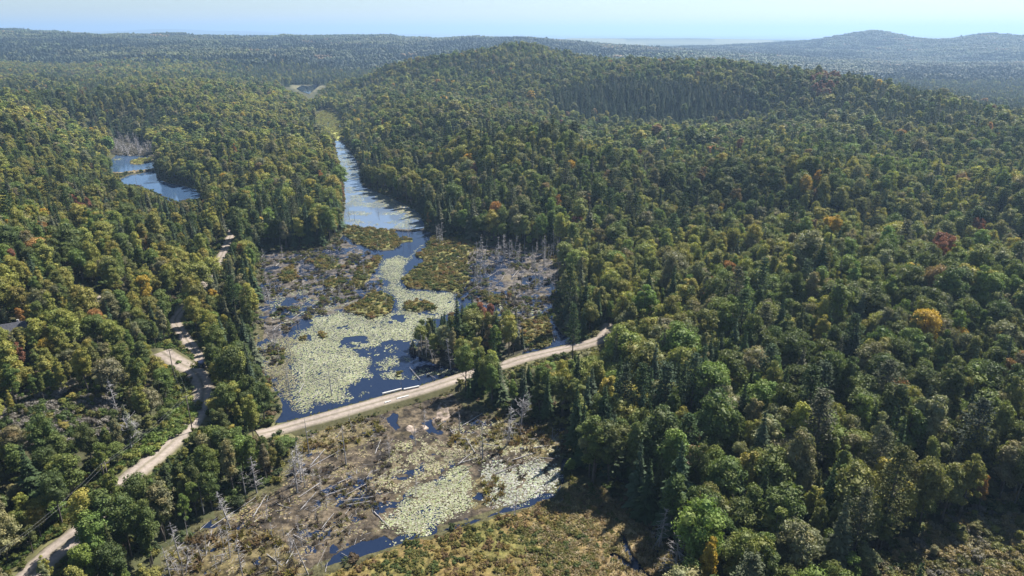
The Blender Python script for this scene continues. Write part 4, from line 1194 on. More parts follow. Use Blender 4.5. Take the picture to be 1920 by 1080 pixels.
mass('sedge_tufts', tuf_src, P_, np.c_[rng.normal(0, .12, n), rng.normal(0, .12, n), rng.uniform(0, 6.28, n)], np.vstack(bs), np.concatenate(bi), np.vstack(bc), 'olive, rust and straw sedge tufts over mud and meadow', 'sedge')
n6 = n

# sticks and broken twigs strewn in the mud
mb = MB()
x, y = scatter_in(MUD_UP + MUD_LOW, .55)
keep_ = not_open_water(x, y) & patchy(x, y, 12, .42, 171)
x, y = x[keep_], y[keep_]; n = len(x)
a = rng.normal(.5, .9, n); ln_ = rng.gamma(2.2, .55, n); dz = rng.uniform(-.05, .35, n); r0 = rng.uniform(.025, .055, n)
for i in range(n):
    d = np.array([math.cos(a[i]) * ln_[i], math.sin(a[i]) * ln_[i], dz[i]])
    c = np.array([x[i], y[i], .16]); mb.tube([c - d / 2, c + d / 2], [r0[i], r0[i] * .5], 3, rng.uniform(.45, 1.25), cap=False)
props(link('driftwood_litter', mb.mesh('driftwood_litter', [M_DEAD])), 'grey sticks and broken twigs strewn over the marsh mud', 'driftwood', kind='stuff')

# ------------------------------------------------------------------ labels
ORD = ['first', 'second', 'third', 'fourth', 'fifth', 'sixth', 'seventh', 'eighth', 'ninth', 'tenth', 'eleventh', 'twelfth', 'thirteenth', 'fourteenth', 'fifteenth', 'sixteenth', 'seventeenth', 'eighteenth', 'nineteenth', 'twentieth']
NUM = ['zero', 'one', 'two', 'three', 'four', 'five', 'six', 'seven', 'eight', 'nine', 'ten', 'eleven', 'twelve', 'thirteen', 'fourteen', 'fifteen', 'sixteen', 'seventeen', 'eighteen', 'nineteen', 'twenty']
WHERE = [(60,1060,'in the lower left corner'),(190,1040,'below the sunlit road end'),(60,960,'by the lower left wires'),(200,960,'beside the shaded road stretch'),(60,880,'above the lower left wires'),(170,880,'left of the straight road'),
         (290,960,'right of the straight road'),(340,1040,'at the lower marsh tip'),(390,900,'between road and dead snags'),(430,840,'inside the causeway road fork'),(470,780,'at the causeway left end'),(100,790,'in the grey brush clearing'),(240,800,'left of the utility pole'),
         (330,740,'on the road bend bank'),(190,720,'around the tall white snag'),(60,700,'on the slope beneath the house'),(40,620,'beside the dark-roofed house'),(150,620,'on the spur above the bend'),(260,640,'on the spur by the road fork'),(420,680,'behind the parked vehicle'),(430,600,'on the bank of upper marsh'),
         (360,540,'along the side road trees'),(260,560,'left of the side road'),(130,540,'by the small gravel patch'),(40,500,'at the left edge mid height'),(160,470,'below the pale rock outcrops'),(300,470,'between outcrops and side road'),(450,480,'at the upper marsh corner'),(560,430,'behind the upper marsh mud'),(620,420,'where the river leaves trees'),
         (80,400,'left of the rock outcrops'),(230,400,'between outcrops and lake'),(380,410,'below the lake right end'),(480,380,'between lake and river'),(820,390,'on the river right bank'),(900,430,'behind the grey snag field'),(1020,440,'at the snag field corner'),(1090,500,'right of the snag field'),(1090,580,'above the causeway right end'),
         (820,640,'on the island left tip'),(870,620,'on the island middle'),(930,620,'on the island right half'),(990,630,'alone by the causeway fen'),(890,720,'between causeway and lower marsh'),(950,740,'below the causeway centre'),(1010,740,'behind the grey bare tree'),(1040,690,'under the right causeway stretch'),(1110,680,'by the causeway right end'),
         (1100,780,'above the white lily bay'),(1100,850,'beside the white lily bay'),(1160,900,'at the meadow shaded edge'),(1190,800,'behind the shore spruces'),(1220,960,'at the meadow right end'),(1250,1050,'along the bottom meadow corner'),(1230,700,'inland of the causeway end'),(1200,620,'on the slope above causeway'),(1200,530,'left of the red maple'),(1330,540,'around the red maple'),
         (1340,640,'below the red maple'),(1320,740,'on the lower right slope'),(1330,840,'around the pinkish grey crown'),(1330,930,'right of the meadow spruces'),(1350,1040,'by the bottom golden tree'),(1450,780,'on the mid right slope'),(1450,880,'near the second pinkish crown'),(1450,970,'above the bottom golden tree'),(1470,1050,'along the bottom right middle'),
         (1470,660,'up right of the maple'),(1450,540,'right of the red maple'),(1580,1040,'at the bottom before glade'),(1580,940,'by the small golden crown'),(1580,840,'in the right spruce stand'),(1590,730,'above the right spruce stand'),(1600,620,'on the right middle slope'),(1600,520,'on the upper middle slope'),(1700,1030,'at the glade left edge'),
         (1700,920,'behind the glade shrubs'),(1700,820,'left of the big pine'),(1720,720,'up left of big pine'),(1740,620,'left of the golden crown'),(1750,500,'above the golden crown left'),(1820,1020,'in the lower right glade'),(1880,960,'at the glade back edge'),(1860,890,'by the orange topped crown'),(1820,800,'around the big layered pine'),(1880,750,'right edge above the pine'),
         (1870,650,'by the golden right crown'),(1870,560,'right edge above golden crown'),(1860,450,'on the far right slope'),(1300,450,'on slope beyond red maple'),(1180,440,'on slope behind snag field'),(1450,440,'on the hill foot middle'),(1620,420,'on the hill foot right'),(700,400,'beside the river bend')]
WA = np.array([(a, b_) for a, b_, _ in WHERE], float)
# anchors near trees inherit a finer split by how far up the slope they stand
def assign_labels(items):
    """items: dicts with colour, kind, tx, ty (top in the photo), size; writes label and group"""
    cells = {}
    for it in items:
        w_ = int(np.argmin(np.hypot(WA[:, 0] - it['tx'], (WA[:, 1] - it['ty']) * 1.15)))
        cells.setdefault((it['colour'], it['kind'], w_), []).append(it)
    for (c, kd, w_), L in cells.items():
        L.sort(key=lambda q: q['tx'])
        n = len(L)
        for i, it in enumerate(L):
            if n == 1: it['label'] = f"{c} {kd}, only one {WHERE[w_][2]}"
            elif n == 2: it['label'] = f"{c} {kd}, {'left' if i == 0 else 'right'} of two {WHERE[w_][2]}"
            elif i == 0: it['label'] = f"{c} {kd}, leftmost of {NUM[min(n, 20)]} {WHERE[w_][2]}"
            elif i == n - 1: it['label'] = f"{c} {kd}, rightmost of {NUM[min(n, 20)]} {WHERE[w_][2]}"
            else: it['label'] = f"{c} {kd}, {ORD[min(i, 19)]} from left of {NUM[min(n, 20)]} {WHERE[w_][2]}"

def empty(name, loc, rz=0.0, scale=None, rx=0.0, ry=0.0):
    o = bpy.data.objects.new(name, None); SC.collection.objects.link(o)
    o.empty_display_size = .5
    o.location = loc; o.rotation_euler = (rx, ry, rz)
    if scale is not None: o.scale = scale
    return o

def part(name, me, parent, tint=None):
    o = link(name, me, parent)
    if tint is not None: o['tint'] = [float(v) for v in tint]
    return o

bl_parts = [(c.mesh('crown', [M_LEAF]), t.mesh('trunk', [M_BARK])) for c, t in BL]
sp_parts = [(c.mesh('crown', [M_NEEDLE]), t.mesh('trunk', [M_BARK])) for c, t in SPR]
pn_parts = [(c.mesh('crown', [M_NEEDLE]), t.mesh('trunk', [M_BARK])) for c, t in PIN]
items = []
npine = 0
for i in np.where(single)[0]:
    is_c = bool(T['con'][i])
    tx, ty, _ = proj(T['x'][i], T['y'][i], T['z'][i] + T['h'][i] * .8)
    pine_here = is_c and T['h'][i] > 15.5 and rng.random() < .35
    if pine_here: nm, kd, grp, parts, src_h, colr_ = 'pine_tree', 'layered pine', 'tall pines in the woods', pn_parts, 20.0, SPALN[T['si'][i]]; npine += 1
    elif is_c: nm, kd, grp, parts, src_h, colr_ = 'spruce_tree', 'spruce', 'spruces around the marsh', sp_parts, 15.0, SPALN[T['si'][i]]
    else: nm, kd, grp, parts, src_h, colr_ = 'broadleaf_tree', 'broadleaf tree', 'broadleaf trees around the marsh', bl_parts, 14.0, PALN[T['ci'][i]]
    s = T['h'][i] / src_h * (1.1 if pine_here else 1); wd_ = s * (rng.uniform(.8, 1.2) if is_c else rng.uniform(.74, 1.22))
    cm, tm = parts[rng.integers(0, len(parts))]
    items.append(dict(name=nm, kind=kd, group=grp, colour=colr_, tx=float(tx), ty=float(ty), loc=(T['x'][i], T['y'][i], T['z'][i] - .1), rz=rng.uniform(0, 6.28), sc=(wd_, wd_, s), cm=cm, tm=tm, tint=T['tint'][i], cat='tree'))
# the one big pine that stands out on the right
bx, by = G(1805, 905, 4.0)
items.append(dict(name='pine_tree', kind='layered pine', group='tall pines in the woods', colour='huge grey-green', tx=1815, ty=800, loc=(bx, by, float(ground_z([bx], [by])[0])), rz=1.0, sc=(1.05, 1.05, 1.05), cm=pn_parts[0][0], tm=pn_parts[0][1], tint=(.062, .075, .05), cat='tree'))
assign_labels(items)
for it in items:
    e = empty(it['name'], it['loc'], it['rz'], it['sc'])
    props(e, it['label'], it['cat'], it['group'])
    part('crown', it['cm'], e, it['tint']); part('trunk', it['tm'], e)

# ------------------------------------------------------------------ dead standing trees
SN = [snag(600 + i, 10.0, b_) for i, b_ in enumerate([1.3, .9, .35, .15, 1.6, .6])]
sn_parts = [(t.mesh('trunk', [M_DEAD]), b_.mesh('branches', [M_DEAD])) for t, b_ in SN]
mu_parts = [(t.mesh('trunk', [M_DEAD]), b_.mesh('branches', [M_DEAD])) for t, b_ in [snag(620, 8.0, 1.6, True)]]
ba_parts = [(t.mesh('trunk', [M_DEAD]), b_.mesh('branches', [M_DEAD])) for t, b_ in [bare(640), bare(641)]]
dead = []
def add_dead(px, py, h_, style, lean=(0, 0), zone_='', z=0.0, kind='bare grey snag', src=10.0, parts=None, w_=1.0):
    h = h_ * (.74 if py > 800 and px > 500 and px < 700 else .88 if px < 1060 else 1)
    q = G(px, py, z)
    dead.append(dict(loc=(q[0], q[1], z), h=h, s=h / src, w=w_, lean=lean, parts=(parts or sn_parts)[style % len(parts or sn_parts)], px=px, py=py, zone=zone_, kind=kind))
Z1 = 'on the lower left shore'
for a in [(432,992,10.5,4,(.04,-.07)),(383,967,9,2,(0,-.05)),(482,927,11,0,(0,.03)),(461,930,8,2,(0,0)),(338,1052,10,0,(.05,.02)),(432,1046,8,1,(0,0)),(386,1043,7,3,(.1,.2)),(320,1084,8,1,(0,0)),(455,1080,9,1,(0,0)),(522,1075,9,2,(0,.05)),(545,1040,7,3,(0,.12)),(578,1078,11,3,(0,-.2)),(352,1010,6,3,(0,0)),(560,995,5,2,(0,0))]:
    add_dead(*a[:4], a[4], Z1)
Z2 = 'in the grey cluster below the causeway'
for a in [(558,925,15,0,(0,.02)),(566,905,13,4,(0,.03)),(572,915,11,1,(0,-.05)),(552,890,12,2,(.05,.16)),(580,852,13,2,(0,0)),(649,872,14,3,(0,.02)),(602,928,7,4,(0,0)),(612,955,6,1,(0,.1)),(540,900,7,2,(0,.2))]:
    add_dead(*a[:4], a[4], Z2)
Z3 = 'standing in the left lily water'
for a in [(543,732,9,3,(0,.02)),(538,730,8,2,(0,.04)),(622,742,11,3,(0,0)),(635,733,5,3,(0,0)),(545,665,8,2,(0,-.1)),(556,618,6,3,(0,0)),(561,616,6,3,(0,-.03)),(580,606,4,3,(0,0)),(634,588,5,3,(0,0)),(753,728,5,3,(0,0)),(524,676,6,2,(0,0)),(735,690,3,2,(0,0)),(540,562,5,3,(0,0)),(556,598,5,1,(0,0)),(574,565,4,3,(0,0))]:
    add_dead(*a[:4], a[4], Z3)
add_dead(514, 656, 9, 0, (0, 0), 'at the left lily water edge', kind='dark many-stemmed dead tree', src=8.0, parts=mu_parts)
Z4 = 'of the grey snag field'
for i in range(52):
    px_, py_ = rng.uniform(885, 1050), rng.uniform(468, 575)
    if py_ > 470 + (1062 - px_) * .9 or not inpoly(np.array([px_]), np.array([py_]), UPPER)[0]: py_ = rng.uniform(472, 545)
    add_dead(px_, py_, rng.uniform(6, 14), int(rng.integers(0, 6)), (rng.normal(0, .05), rng.normal(0, .06)), Z4)
for a in [(905,505,14,0),(893,500,12,4),(925,512,13,2),(900,512,11,1),(945,490,14,4),(955,488,11,0),(1004,535,15,3),(1010,545,11,4),(990,560,10,3),(965,572,8,2),(825,458,11,4),(820,456,10,0),(830,456,12,2),(1022,480,9,0),(1046,482,9,1)]:
    add_dead(*a, (rng.normal(0, .03), rng.normal(0, .03)), Z4)
Z5 = 'on the upper left mud'
for a in [(663,470,8,3),(708,476,7,2),(667,475,7,2),(528,482,6,1),(497,505,6,2),(565,510,6,3),(500,560,5,2),(600,536,5,2),(640,545,4,3),(690,530,5,2),(724,577,6,3),(620,485,5,1)]:
    add_dead(*a, (rng.normal(0, .06), rng.normal(0, .06)), Z5)
for i in range(36):
    add_dead(rng.uniform(490, 690), rng.uniform(478, 575), rng.uniform(3, 8), int(rng.integers(0, 6)), (rng.normal(0, .1), rng.normal(0, .1)), Z5)
Z6 = 'in the lower marsh centre'
for a in [(862,812,8,3),(905,862,12,2),(954,834,13,0),(950,838,9,4),(977,817,6,3),(1036,824,4,3),(825,700,4,3),(812,712,3,3),(1000,560,5,3),(780,930,6,4),(965,972,8,1),(1025,925,4,1),(900,860,6,1),(935,880,5,2)]:
    add_dead(*a, (rng.normal(0, .04), rng.normal(0, .05)), Z6)
for i in range(8):
    add_dead(rng.uniform(560, 1000), rng.uniform(800, 900), rng.uniform(3, 7), int(rng.integers(0, 6)), (rng.normal(0, .12), rng.normal(0, .12)), Z6)
for i in range(24):
    px_ = rng.uniform(330, 620); add_dead(px_, rng.uniform(max(960, 1100 - (px_ - 280) * .6), 1080), rng.uniform(2.5, 7), int(rng.integers(0, 6)), (rng.normal(0, .14), rng.normal(0, .14)), Z1)
Z7 = 'standing in the river water'
for a in [(711,412,7,3),(655,412,8,3),(665,414,6,2),(756,452,8,2),(768,448,9,2),(765,450,6,1),(730,390,3,3)]:
    add_dead(*a, (0, rng.normal(0, .03)), Z7)
Z8 = 'of the lake thicket'
k = 0
while k < 62:
    px_, py_ = rng.uniform(206, 303), rng.uniform(262, 294)
    if inpoly(np.array([px_]), np.array([py_]), [(207,280),(215,262),(232,262),(262,268),(290,280),(304,292),(265,294),(225,292)])[0]:
        add_dead(px_, py_, rng.uniform(5, 11), int(rng.choice([0, 1, 4])), (rng.normal(0, .08), rng.normal(0, .08)), Z8, w_=1.7); k += 1
add_dead(258, 352, 8, 3, (0, 0), 'standing in the lake'); add_dead(266, 358, 6, 3, (0, 0), 'standing in the lake')
Z9 = 'on the island shore'
for a in [(845,690,11,4),(800,672,9,0),(786,668,8,1),(792,668,9,2),(776,665,7,1),(812,676,8,4)]:
    add_dead(*a, (rng.normal(0, .04), rng.normal(0, .05)), Z9)
add_dead(977, 797, 9.5, 0, (0, .08), 'right of the lower marsh head', kind='pale grey bare-twigged tree', src=9.0, parts=ba_parts, z=.4)
add_dead(240, 812, 10.5, 1, (0, 0), 'left of the utility pole', kind='pale grey bare-twigged tree', src=9.0, parts=ba_parts, z=9.0)
add_dead(213, 740, 12, 1, (0, .02), 'on the left slope', kind='tall white snag', z=12.0)
add_dead(1265, 1085, 11, 4, (0, 0), 'at the bottom meadow corner', kind='pale grey dead spruce', z=.6, w_=1.3); add_dead(1236, 1025, 9, 4, (0, 0), 'at the meadow right end', kind='pale grey dead spruce', z=.6, w_=1.3); add_dead(1120, 870, 9, 4, (0, 0), 'beside the white lily bay', kind='pale grey dead spruce', z=.6)
by_zone = {}
for d in dead: by_zone.setdefault((d['zone'], d['kind']), []).append(d)
for (zn, kd), L in by_zone.items():
    L.sort(key=lambda q: q['px']); n = len(L)
    for i, d in enumerate(L):
        d['grp'] = 'dead trees ' + zn
        ht = 'tall' if d['h'] > 10 else ('mid-height' if d['h'] > 6 else 'short')
        if n == 1: d['label'] = f'{kd} {zn}'
        elif n <= 20: d['label'] = f'{ht} {kd}, ' + ('leftmost' if i == 0 else 'rightmost' if i == n - 1 else f'{ORD[i]} from left') + f' of those {zn}'
        else:
            band = i * 5 // n; sub = [q for q in range(n) if q * 5 // n == band]; k = sub.index(i)
            bn = ['far left', 'left', 'middle', 'right', 'far right'][band]
            d['label'] = f'{ht} grey snag, {ORD[k]} along the {bn} {zn}'
for d in dead:
    e = empty('dead_tree', (d['loc'][0], d['loc'][1], max(-.1, d['loc'][2] - .1)), rng.uniform(0, 6.28) if abs(d['lean'][0]) + abs(d['lean'][1]) < .09 else 0, (d['s'] * 1.15 * d['w'], d['s'] * 1.15 * d['w'], d['s']), d['lean'][0], d['lean'][1])
    if d['loc'][2] > 1: e.location.z = float(ground_z([d['loc'][0]], [d['loc'][1]])[0]) - .1
    props(e, d['label'], 'dead tree', d['grp'])
    part('trunk', d['parts'][0], e); part('branches', d['parts'][1], e)

# ------------------------------------------------------------------ fallen logs
LOGS = [(491,495,499,487),(517,500,526,491),(549,485,570,478),(568,487,575,482),(505,545,517,535),(537,590,560,570),(580,525,602,514),(665,536,680,525),(510,620,527,608),(620,530,640,512),(545,600,570,585),(500,470,490,484),
        (857,483,880,471),(853,495,882,488),(936,473,943,466),(852,529,868,518),(888,535,908,530),(931,558,943,551),(940,525,947,514),(922,531,950,537),(870,512,885,500),(960,520,972,508),(900,545,930,540),(985,545,1010,548),(1000,515,1012,505),(915,520,935,508),(880,545,895,538),(950,560,968,566),
        (560,738,570,719),(520,742,545,741),(585,748,600,738),(475,968,500,930),(500,941,504,930),(386,1040,398,997),(570,882,645,843),(581,873,610,845),(602,993,626,964),(550,1003,577,1018),(542,1037,551,1014),(610,1074,614,1056),(640,1038,655,1046),(395,988,480,935),(470,995,485,1005),(600,905,560,935),
        (703,851,714,826),(868,798,893,784),(858,872,884,851),(864,868,896,859),(860,906,879,884),(955,818,969,829),(978,815,979,793),(1036,822,1035,808),(787,712,768,690),(800,700,818,712),(640,940,700,932),(690,905,650,930),(520,945,545,955),(585,960,600,950),(330,1030,380,1020),(440,1010,470,1030),(500,1040,530,1062),
        (905,832,935,838),(880,790,905,776),(1010,858,1040,862),(1000,840,1030,836),(930,962,960,968),(1040,640,1035,620),(820,800,835,790),(148,800,168,795),(60,905,85,892),(95,880,118,882)]
mbl = []
for i in range(4):
    g = np.random.default_rng(700 + i); mb = MB()
    n_ = 7; t = np.linspace(-.5, .5, n_)
    mb.tube(np.c_[t, g.normal(0, .012, n_), np.abs(g.normal(0, .012, n_))], np.linspace(.034, .014, n_) * g.uniform(.9, 1.1, n_), 7)
    for k in range(6):
        s = g.uniform(-.3, .48); a = g.uniform(0, 3.14); l = g.uniform(.04, .16)
        mb.tube([(s, 0, 0), (s + l * .6, math.cos(a) * l, math.sin(a) * l)], [.009, .003], 4, cap=False)
    mbl.append(mb.mesh('fallen_log', [M_DEAD], True))
loglist = []
for k, (a, b_, c, d) in enumerate(LOGS):
    z0 = 12.0 if a < 200 else .22
    p, q = G(a, b_, z0), G(c, d, z0)
    loglist.append((p, q, z0, a, b_))
for k in range(40):
    zone_ = [MUD_UP[0], MUD_UP[1], MUD_LOW[0], MUD_LOW[1]][k % 4]
    while True:
        x_ = rng.uniform(*zip(zone_.min(0), zone_.max(0)))
        if inpoly(np.array([x_[0]]), np.array([x_[1]]), zone_)[0]: break
    a = rng.normal(.5, .8); L_ = rng.uniform(2.5, 7); p = x_; q = x_ + L_ * np.array([math.cos(a), math.sin(a)])
    pp = proj(p[0], p[1], .2); loglist.append((p, q, .15, float(pp[0]), float(pp[1])))
def log_zone(px, py):
    if px < 200: return 'on the left slope clearing'
    if py < 660 and px < 760: return 'on the upper left mud'
    if py < 660: return 'in the grey snag field'
    if py < 750 and px < 860: return 'in the lily water'
    if px < 470: return 'by the lower marsh left tip'
    if px < 620: return 'on the lower left mud'
    if px < 800: return 'in the lower marsh middle'
    return 'on the lower marsh right side'
lz = {}
for L_ in loglist: lz.setdefault(log_zone(L_[3], L_[4]), []).append(L_)
for zn, L in lz.items():
    L.sort(key=lambda q: q[3]); n = len(L)
    for i, (p, q, z0, a, b_) in enumerate(L):
        o = link('fallen_log', mbl[i % 4])
        dv = q - p; ln_ = float(np.hypot(*dv))
        zz = float(ground_z([p[0]], [p[1]])[0]) + .3 if z0 > 1 else z0
        o.location = ((p[0] + q[0]) / 2, (p[1] + q[1]) / 2, zz + .12); o.rotation_euler = (rng.uniform(-.6, .6), rng.normal(-.03, .03), math.atan2(dv[1], dv[0]))
        fat = np.clip(4.6 / ln_, .4, 1.1) * rng.uniform(.6, 1.0)
        o.scale = (ln_, ln_ * fat, ln_ * fat)
        sz = 'long' if ln_ > 8 else ('short' if ln_ < 4.5 else 'bleached')
        pos = 'only one' if n == 1 else 'leftmost' if i == 0 else 'rightmost' if i == n - 1 else (f'{ORD[i]} from left' if i < 20 and i <= n // 2 else f'{ORD[min(n - 1 - i, 19)]} from right')
        props(o, f'{sz} grey fallen log, {pos} {zn}', 'log', 'fallen logs ' + zn)

# uprooted stumps
STUMPS = [(880,486),(930,486),(925,503),(977,489),(974,524),(911,529),(943,552),(960,576),(994,525),(635,518),(652,503),(579,885),(551,888),(527,584),(503,770),(775,662),(648,545)]
mbs = MB(); g = np.random.default_rng(800)
mbs.add(ICO2_V * np.array([.75, .5, .7]) * g.uniform(.75, 1.25, (len(ICO2_V), 1)) + [0, 0, .45], ICO2_F)
for i in range(16):
    a = g.uniform(0, 6.28); l = g.uniform(.7, 1.5); mbs.tube([(0, 0, .5), (math.cos(a) * l * .6, g.normal(0, .2), .5 + math.sin(a) * l * .6), (math.cos(a) * l, g.normal(0, .4), .5 + math.sin(a) * l)], [.14, .09, .02], 5)
sm = mbs.mesh('uprooted_stump', [M_ROOT])
for zn, L in {'in the grey snag field': STUMPS[:9], 'on the upper left mud': [STUMPS[9], STUMPS[10], STUMPS[13], STUMPS[16]], 'on the lower left mud': [STUMPS[11], STUMPS[12]], 'at the lily water edges': [STUMPS[14], STUMPS[15]]}.items():
    L = sorted(L)
    for i, (a, b_) in enumerate(L):
        q = G(a, b_, .1); o = link('uprooted_stump', sm); o.location = (q[0], q[1], .1); o.rotation_euler = (0, 0, rng.uniform(0, 6.28)); s = rng.uniform(.9, 1.5); o.scale = (s, s, s)
        pos = 'leftmost' if i == 0 else 'rightmost' if i == len(L) - 1 else f'{ORD[i]} from left'
        props(o, f'dark uprooted stump with tangled roots, {pos} of {NUM[len(L)]} {zn}', 'stump', 'uprooted stumps')

# ------------------------------------------------------------------ causeway fittings
def on_road(px, py, z): q = G(px, py, z); return np.array([q[0], q[1]])
for (a, b_, c, d), lb in [((717,738.5,753,729.5), 'long white timber guard beam on causeway edge beside open water'), ((757,730.5,786,724.5), 'shorter weathered white guard beam nearer the wooded island')]:
    p, q = on_road(a, b_, 1.5), on_road(c, d, 1.5); dv = q - p; L_ = float(np.hypot(*dv)); an = math.atan2(dv[1], dv[0])
    e = empty('guard_beam', ((p[0] + q[0]) / 2, (p[1] + q[1]) / 2, 1.15), an); props(e, lb, 'guard beam', 'white guard beams on the causeway')
    mb = MB(); mb.box((0, 0, .42), (L_, .42, .38), 0, .04); part('beam', mb.mesh('beam', [M_WHITE]), e)
    for s in (-.38, 0, .38):
        mb = MB(); mb.box((s * L_, 0, .115), (.35, .5, .23), 0, .02); part('support_block', mb.mesh('support_block', [M_POLE]), e)
cw = roads['causeway'][0]
for i, (a, b_) in enumerate([(727,759), (741,753.5), (749.5,751.5), (761,748.5), (769,745)]):
    q = on_road(a, b_, .45)
    t = cw[np.argmin(np.hypot(cw[:, 0] - q[0], cw[:, 1] - q[1])) + np.array([0, 1])]; dv = t[1] - t[0]; an = math.atan2(dv[1], dv[0])
    e = empty('culvert_pipe', (q[0], q[1], .35), an); props(e, f"black culvert pipe under the causeway, {['leftmost of five','second from left','middle of five','fourth from left','rightmost of five'][i]}", 'culvert', 'black culvert pipes under the causeway')
    mb = MB(); ks = np.arange(18) / 18 * 6.283
    ring = lambda r, yy: np.c_[r * np.cos(ks), np.full(18, yy), r * np.sin(ks)]
    V = np.vstack([ring(.72, 4.0), ring(.72, -.9), ring(.62, -.9), ring(.62, 4.0)]); Fq = []
    for r_i in range(3):
        for j in range(18): Fq.append((r_i * 18 + j, r_i * 18 + (j + 1) % 18, (r_i + 1) * 18 + (j + 1) % 18, (r_i + 1) * 18 + j))
    mb.add(V, None, Fq); part('pipe', mb.mesh('pipe', [M_PIPE], True), e)
    if i in (0, 2, 3):
        mb = MB(); mb.box((0, -.1, .98), (1.7, .4, .3), 0, .04); part('head_beam', mb.mesh('head_beam', [M_WHITE]), e)

# beaver dams
def dam(pts, lb, wid=1.1):
    w_ = resample(np.c_[PW(pts), np.zeros(len(pts))], 1.0); mb = MB(); g = np.random.default_rng(int(wid * 100))
    mb.tube(np.c_[w_[:, :2] + g.normal(0, .2, (len(w_), 2)), np.full(len(w_), .0)], wid * g.uniform(.6, 1.0, len(w_)), 8)
    e = empty('beaver_dam', (0, 0, 0)); props(e, lb, 'beaver dam')
    part('mud_bank', mb.mesh('mud_bank', [M_DAM], True), e)
    mb = MB()
    for i in range(len(w_) * 5):
        c = w_[g.integers(0, len(w_)), :2] + g.normal(0, .6, 2); a = g.uniform(0, 6.28); l = g.uniform(.6, 1.6)
        mb.tube([(c[0] - math.cos(a) * l, c[1] - math.sin(a) * l, .35), (c[0] + math.cos(a) * l, c[1] + math.sin(a) * l, .8)], [.05, .03], 3, cap=False)
    s_ = part('sticks', mb.mesh('sticks', [M_DEAD]), e); s_['kind'] = 'stuff'
M_DAM = noise_material('dam_mud', (.13, .10, .06), (.24, .19, .10), .6, .9)
dam([(738,431),(760,433),(780,432),(803,431)], 'low stick dam across the river channel bend', .8)
dam([(198,329),(215,328),(240,326),(252,324),(270,323),(296,319)], 'tan grassy dam dividing the two lake basins', 2.2)

# ------------------------------------------------------------------ poles and wires
POLES = [(328,712,4.6),(361,808,5.0),(216,948,6.2),(20,1130,7.0)]
PL = ['wooden utility pole by the road fork bend', 'wooden utility pole beside the road below the bend', 'wooden utility pole among trees on the straight road', 'wooden utility pole nearest the lower left corner']
tops = []
for (a, b_, z0), lb in zip(POLES, PL):
    q = G(a, b_, z0); z0 = float(ground_z([q[0]], [q[1]])[0])
    e = empty('utility_pole', (q[0], q[1], z0), .6); props(e, lb, 'utility pole', 'utility poles along the road')
    mb = MB(); mb.tube([(0, 0, -.5), (0, 0, 4), (0, 0, 9.5)], [.13, .11, .09], 8); part('pole', mb.mesh('pole', [M_POLE], True), e)
    mb = MB(); mb.box((0, .16, 9.0), (1.3, .09, .11), 0, .01); part('crossarm', mb.mesh('crossarm', [M_POLE]), e)
    for s in (-.5, .5):
        mb = MB(); mb.tube([(s, .16, 9.06), (s, .16, 9.16), (s, .16, 9.24)], [.05, .07, .03], 8); part('insulator', mb.mesh('insulator', [M_WIRE], True), e)
    tops.append(np.array([q[0], q[1], z0]))
for s, lb in ((-.5, 'thin wire strung on the road side of the poles'), (.5, 'thin wire strung on the slope side of the poles')):
    mb = MB(); off = np.array([s * math.cos(.6) - .16 * math.sin(.6), s * math.sin(.6) + .16 * math.cos(.6), 9.25])
    for a, b_ in zip(tops[:-1], tops[1:]):
        t = np.linspace(0, 1, 14)[:, None]; p = (a + off) * (1 - t) + (b_ + off) * t; p[:, 2] -= 4 * .9 * (t * (1 - t))[:, 0]
        mb.tube(p, np.full(14, .012), 4, cap=False)
    props(link('power_wire', mb.mesh('power_wire', [M_WIRE])), lb, 'wire', 'wires between the utility poles')

# ------------------------------------------------------------------ rock outcrops
RL = ['pale bare rock outcrop below the red tree', 'largest pale rock outcrop left of the pines', 'pale rock outcrop on the middle of the left slope', 'small pale rock below the middle outcrop', 'little pale rock right of the middle outcrops', 'pinkish pale rock in the slope gap', 'small white rock near the lake end', 'pale rock beside the dark gap above the side road']
for k, ((a, b_, r), lb) in enumerate(zip(SPOTS, RL)):
    # walk the sight line down to the slope
    ts = np.linspace(150, 620, 900); dx, dy, dz = ray(a, b_); tt = ts / dy
    gz = ground_z(dx * tt, dy * tt); below = np.where(H + dz * tt < gz + .5)[0]
    i = below[0] if len(below) else 500
    x_, y_, z_ = float(dx * tt[i]), float(dy * tt[i]), float(gz[i])
    g = np.random.default_rng(900 + k); mb = MB()
    for q in range(4):
        c = np.array([g.normal(0, 1.3), g.normal(0, 1.0), .2]); mb.add(c + ICO2_V * np.array([1.6, 1.3, .9]) * g.uniform(.7, 1.3, (len(ICO2_V), 1)), ICO2_F)
    o = link('rock_outcrop', mb.mesh('rock_outcrop', [M_ROCK])); o.location = (x_, y_, z_); s = r / 6 * y_ / 330; o.scale = (s, s, s)
    props(o, lb, 'rock', 'pale rock outcrops on the left slope')

